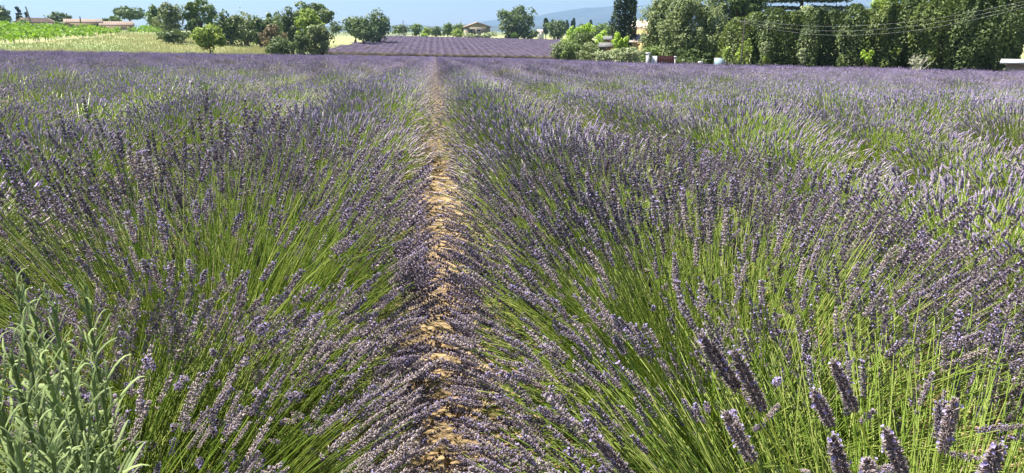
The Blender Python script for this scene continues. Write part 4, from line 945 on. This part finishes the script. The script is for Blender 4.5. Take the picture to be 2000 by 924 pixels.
def drygrass():
    rng = np.random.default_rng(13); g = Geo()
    def sow(x, y, h, wd, tint):
        n = len(x); z = T(x, y); a = rng.uniform(0, pi, n); ln = rng.normal(0, .22, (n, 2)) * h[:, None]
        V = np.stack((np.stack((x - wd * np.cos(a), y - wd * np.sin(a), z), 1), np.stack((x + wd * np.cos(a), y + wd * np.sin(a), z), 1), np.stack((x + ln[:, 0], y + ln[:, 1], z + h), 1)), 1)
        g.add(V.reshape(-1, 3), np.arange(3 * n).reshape(-1, 3), 0, tint)
    n = 90000; az = rng.uniform(-42, -4, n); r = rng.uniform(60, 200, n); x, y = r * np.sin(np.radians(az)), r * np.cos(np.radians(az))
    k = ~(inpoly(x, y, FIELD1) | inpoly(x, y, FIELD2) | inpoly(x, y, VINE)); x, y = x[k], y[k]
    p = vnoise(x * .12 + 5, y * .12, 9); sow(x, y, rng.uniform(.2, .55, len(x)) * (1 + .5 * p), .045, np.clip(.45 - .6 * p + rng.normal(0, .2, len(x)), 0, 1))
    # tall pale plumes along the edges of the lavender
    for P, w_ in ((FIELD1[1:5], 26000), (FIELD2[3:] + FIELD2[:1], 12000)):
        P = np.array(P)
        for a, b in zip(P[:-1], P[1:]):
            m = int(w_ * np.linalg.norm(b - a) / 100); t = rng.random((m, 1)); q = a + (b - a) * t; o = (b - a)[::-1] * (-1, 1) / np.linalg.norm(b - a); q = q + o * (rng.random((m, 1)) ** 1.6 * 9 + .6)
            k = ~(inpoly(q[:, 0], q[:, 1], FIELD1) | inpoly(q[:, 0], q[:, 1], FIELD2)); q = q[k]
            pn = vnoise(q[:, 0] * .3, q[:, 1] * .3, 4); sow(q[:, 0], q[:, 1], rng.uniform(.5, 1.15, len(q)) * (.75 + .4 * pn), .035, np.clip(rng.normal(.12, .15, len(q)), 0, 1))
    tag(g.obj('dry_grass', [m_grass]), kind='stuff')
drygrass()

# ------------------------------------------------------------------ far hills
m_hill = M('wooded_hill', (.035, .055, .045), .95, noise_rgb=[(.004, (.07, .08, .065), .45, .62)])
def hills(name, dist, prof, depth, seed):
    pxs = np.arange(prof[0][0], prof[-1][0] + 1, 6.0); ty = np.interp(pxs, [p[0] for p in prof], [p[1] for p in prof])
    ty = ty + vnoise(pxs * .05, pxs * 0, seed) * .9 + vnoise(pxs * .02, pxs * 0 + 3, seed) * 1.0
    rows = 10; V = []
    for i in range(rows + 4):
        u = i / (rows - 1) if i < rows else 1 - (i - rows + 1) / 4 * 1.0
        d = dist - depth + depth * (i / (rows - 1)) if i < rows else dist + (i - rows + 1) * depth / 4
        for px, y in zip(pxs, ty):
            s = spot(px, d); top = height_at(px, y, dist) + 20; zz = -20 + top * (u ** 1.2 if i < rows else u) + vnoise(np.array([px * .06]), np.array([i * .9]), seed)[0] * dist * .0022 * (1 if 0 < i < rows - 1 else 0)
            V.append((s[0], s[1], zz if i < rows + 3 else -20))
    n = len(pxs); i, j = np.meshgrid(np.arange(rows + 3), np.arange(n - 1), indexing='ij'); q = np.stack((i * n + j, i * n + j + 1, (i + 1) * n + j + 1, (i + 1) * n + j), -1).reshape(-1, 4)
    g = Geo(); g.add(V, q); o = g.obj(name, [m_hill], smooth_=True); tag(o, kind='structure')
hills('hills', 3200, [(200, 64), (420, 42), (500, 38), (560, 46), (640, 50), (760, 50), (790, 47), (860, 51), (920, 47), (960, 52), (1020, 50), (1100, 50), (1200, 52), (1400, 56), (1600, 62)], 1300, 3)
hills('mountain_ridge', 7000, [(700, 60), (880, 54), (945, 42), (975, 38), (1020, 32), (1035, 30), (1050, 31), (1065, 27), (1100, 20), (1150, 15), (1190, 13), (1240, 14), (1256, 11), (1330, 12), (1500, 20), (1800, 40), (2100, 60)], 2200, 7)

# ------------------------------------------------------------------ haze
g = Geo(); box(g, -8800, 8800, -60, 9600, -60, 330)
m = bpy.data.materials.new('haze'); m.use_nodes = True; n = m.node_tree.nodes; n.remove(n['Principled BSDF'])
pv = n.new('ShaderNodeVolumePrincipled'); pv.inputs['Color'].default_value = (.32, .50, .77, 1); pv.inputs['Density'].default_value = .00017; pv.inputs['Anisotropy'].default_value = .3
m.node_tree.links.new(pv.outputs[0], n['Material Output'].inputs['Volume'])
if True: tag(g.obj('haze', [m]), kind='stuff')

# ------------------------------------------------------------------ a bee on a spike, and litter in the furrow
def bee():
    d = at(1266, 530, 1.75); root = thing('bee', 'small dark bee among the spikes right of the path', 'insect', d, .6)
    g = Geo(); k = 8; z = np.linspace(-1, 1, k)
    for (x0, ln, r) in ((.0, .0045, .0028), (-.0075, .006, .003), (.0055, .0022, .002)):
        tubes(g, np.stack((x0 + z * ln, 0 * z, -.15 * abs(x0) * z), 1)[None], r * np.sqrt(np.clip(1 - z * z, .02, 1)), 7)
    g.obj('body', [M('bee_brown', (.07, .045, .02), .6)], root, smooth_=True)
    for s_ in (-1, 1):
        g = Geo(); g.add([(0, 0, .003), (.002, s_ * .008, .006), (-.006, s_ * .010, .006), (-.007, s_ * .003, .004)], [(0, 1, 2, 3)]); g.obj('wing', [M('bee_wing', (.3, .28, .24), .3, .5)], root)
bee()
def litter():
    rng = np.random.default_rng(31); n = 420; y = 1.2 + 9 * rng.random(n) ** 1.3; x = rng.normal(0, .13, n); z = T(x, y) + .045 + .05 * np.clip(np.abs(x) - .12, 0, 1)
    a = rng.uniform(0, pi, n); L = rng.uniform(.015, .07, n); P = np.stack((x, y, z), 1); Dv = np.stack((np.cos(a) * L, np.sin(a) * L, rng.uniform(-.004, .008, n)), 1)
    g = Geo(); tubes(g, np.stack((P - Dv, P + rng.normal(0, .002, P.shape), P + Dv), 1), np.array((.0012, .0014, .0008)), 3)
    q = rng.choice(n, 200); leaf_quads(g, rng, P[q] + rng.normal(0, .03, (200, 3)) * (1, 1, 0) - (0, 0, .008), np.tile((0, 0, 1.), (200, 1)), .008, 0.0, 1)
    tag(g.obj('plant_litter', [m_straw, m_calyx_mid]), kind='stuff')
litter()
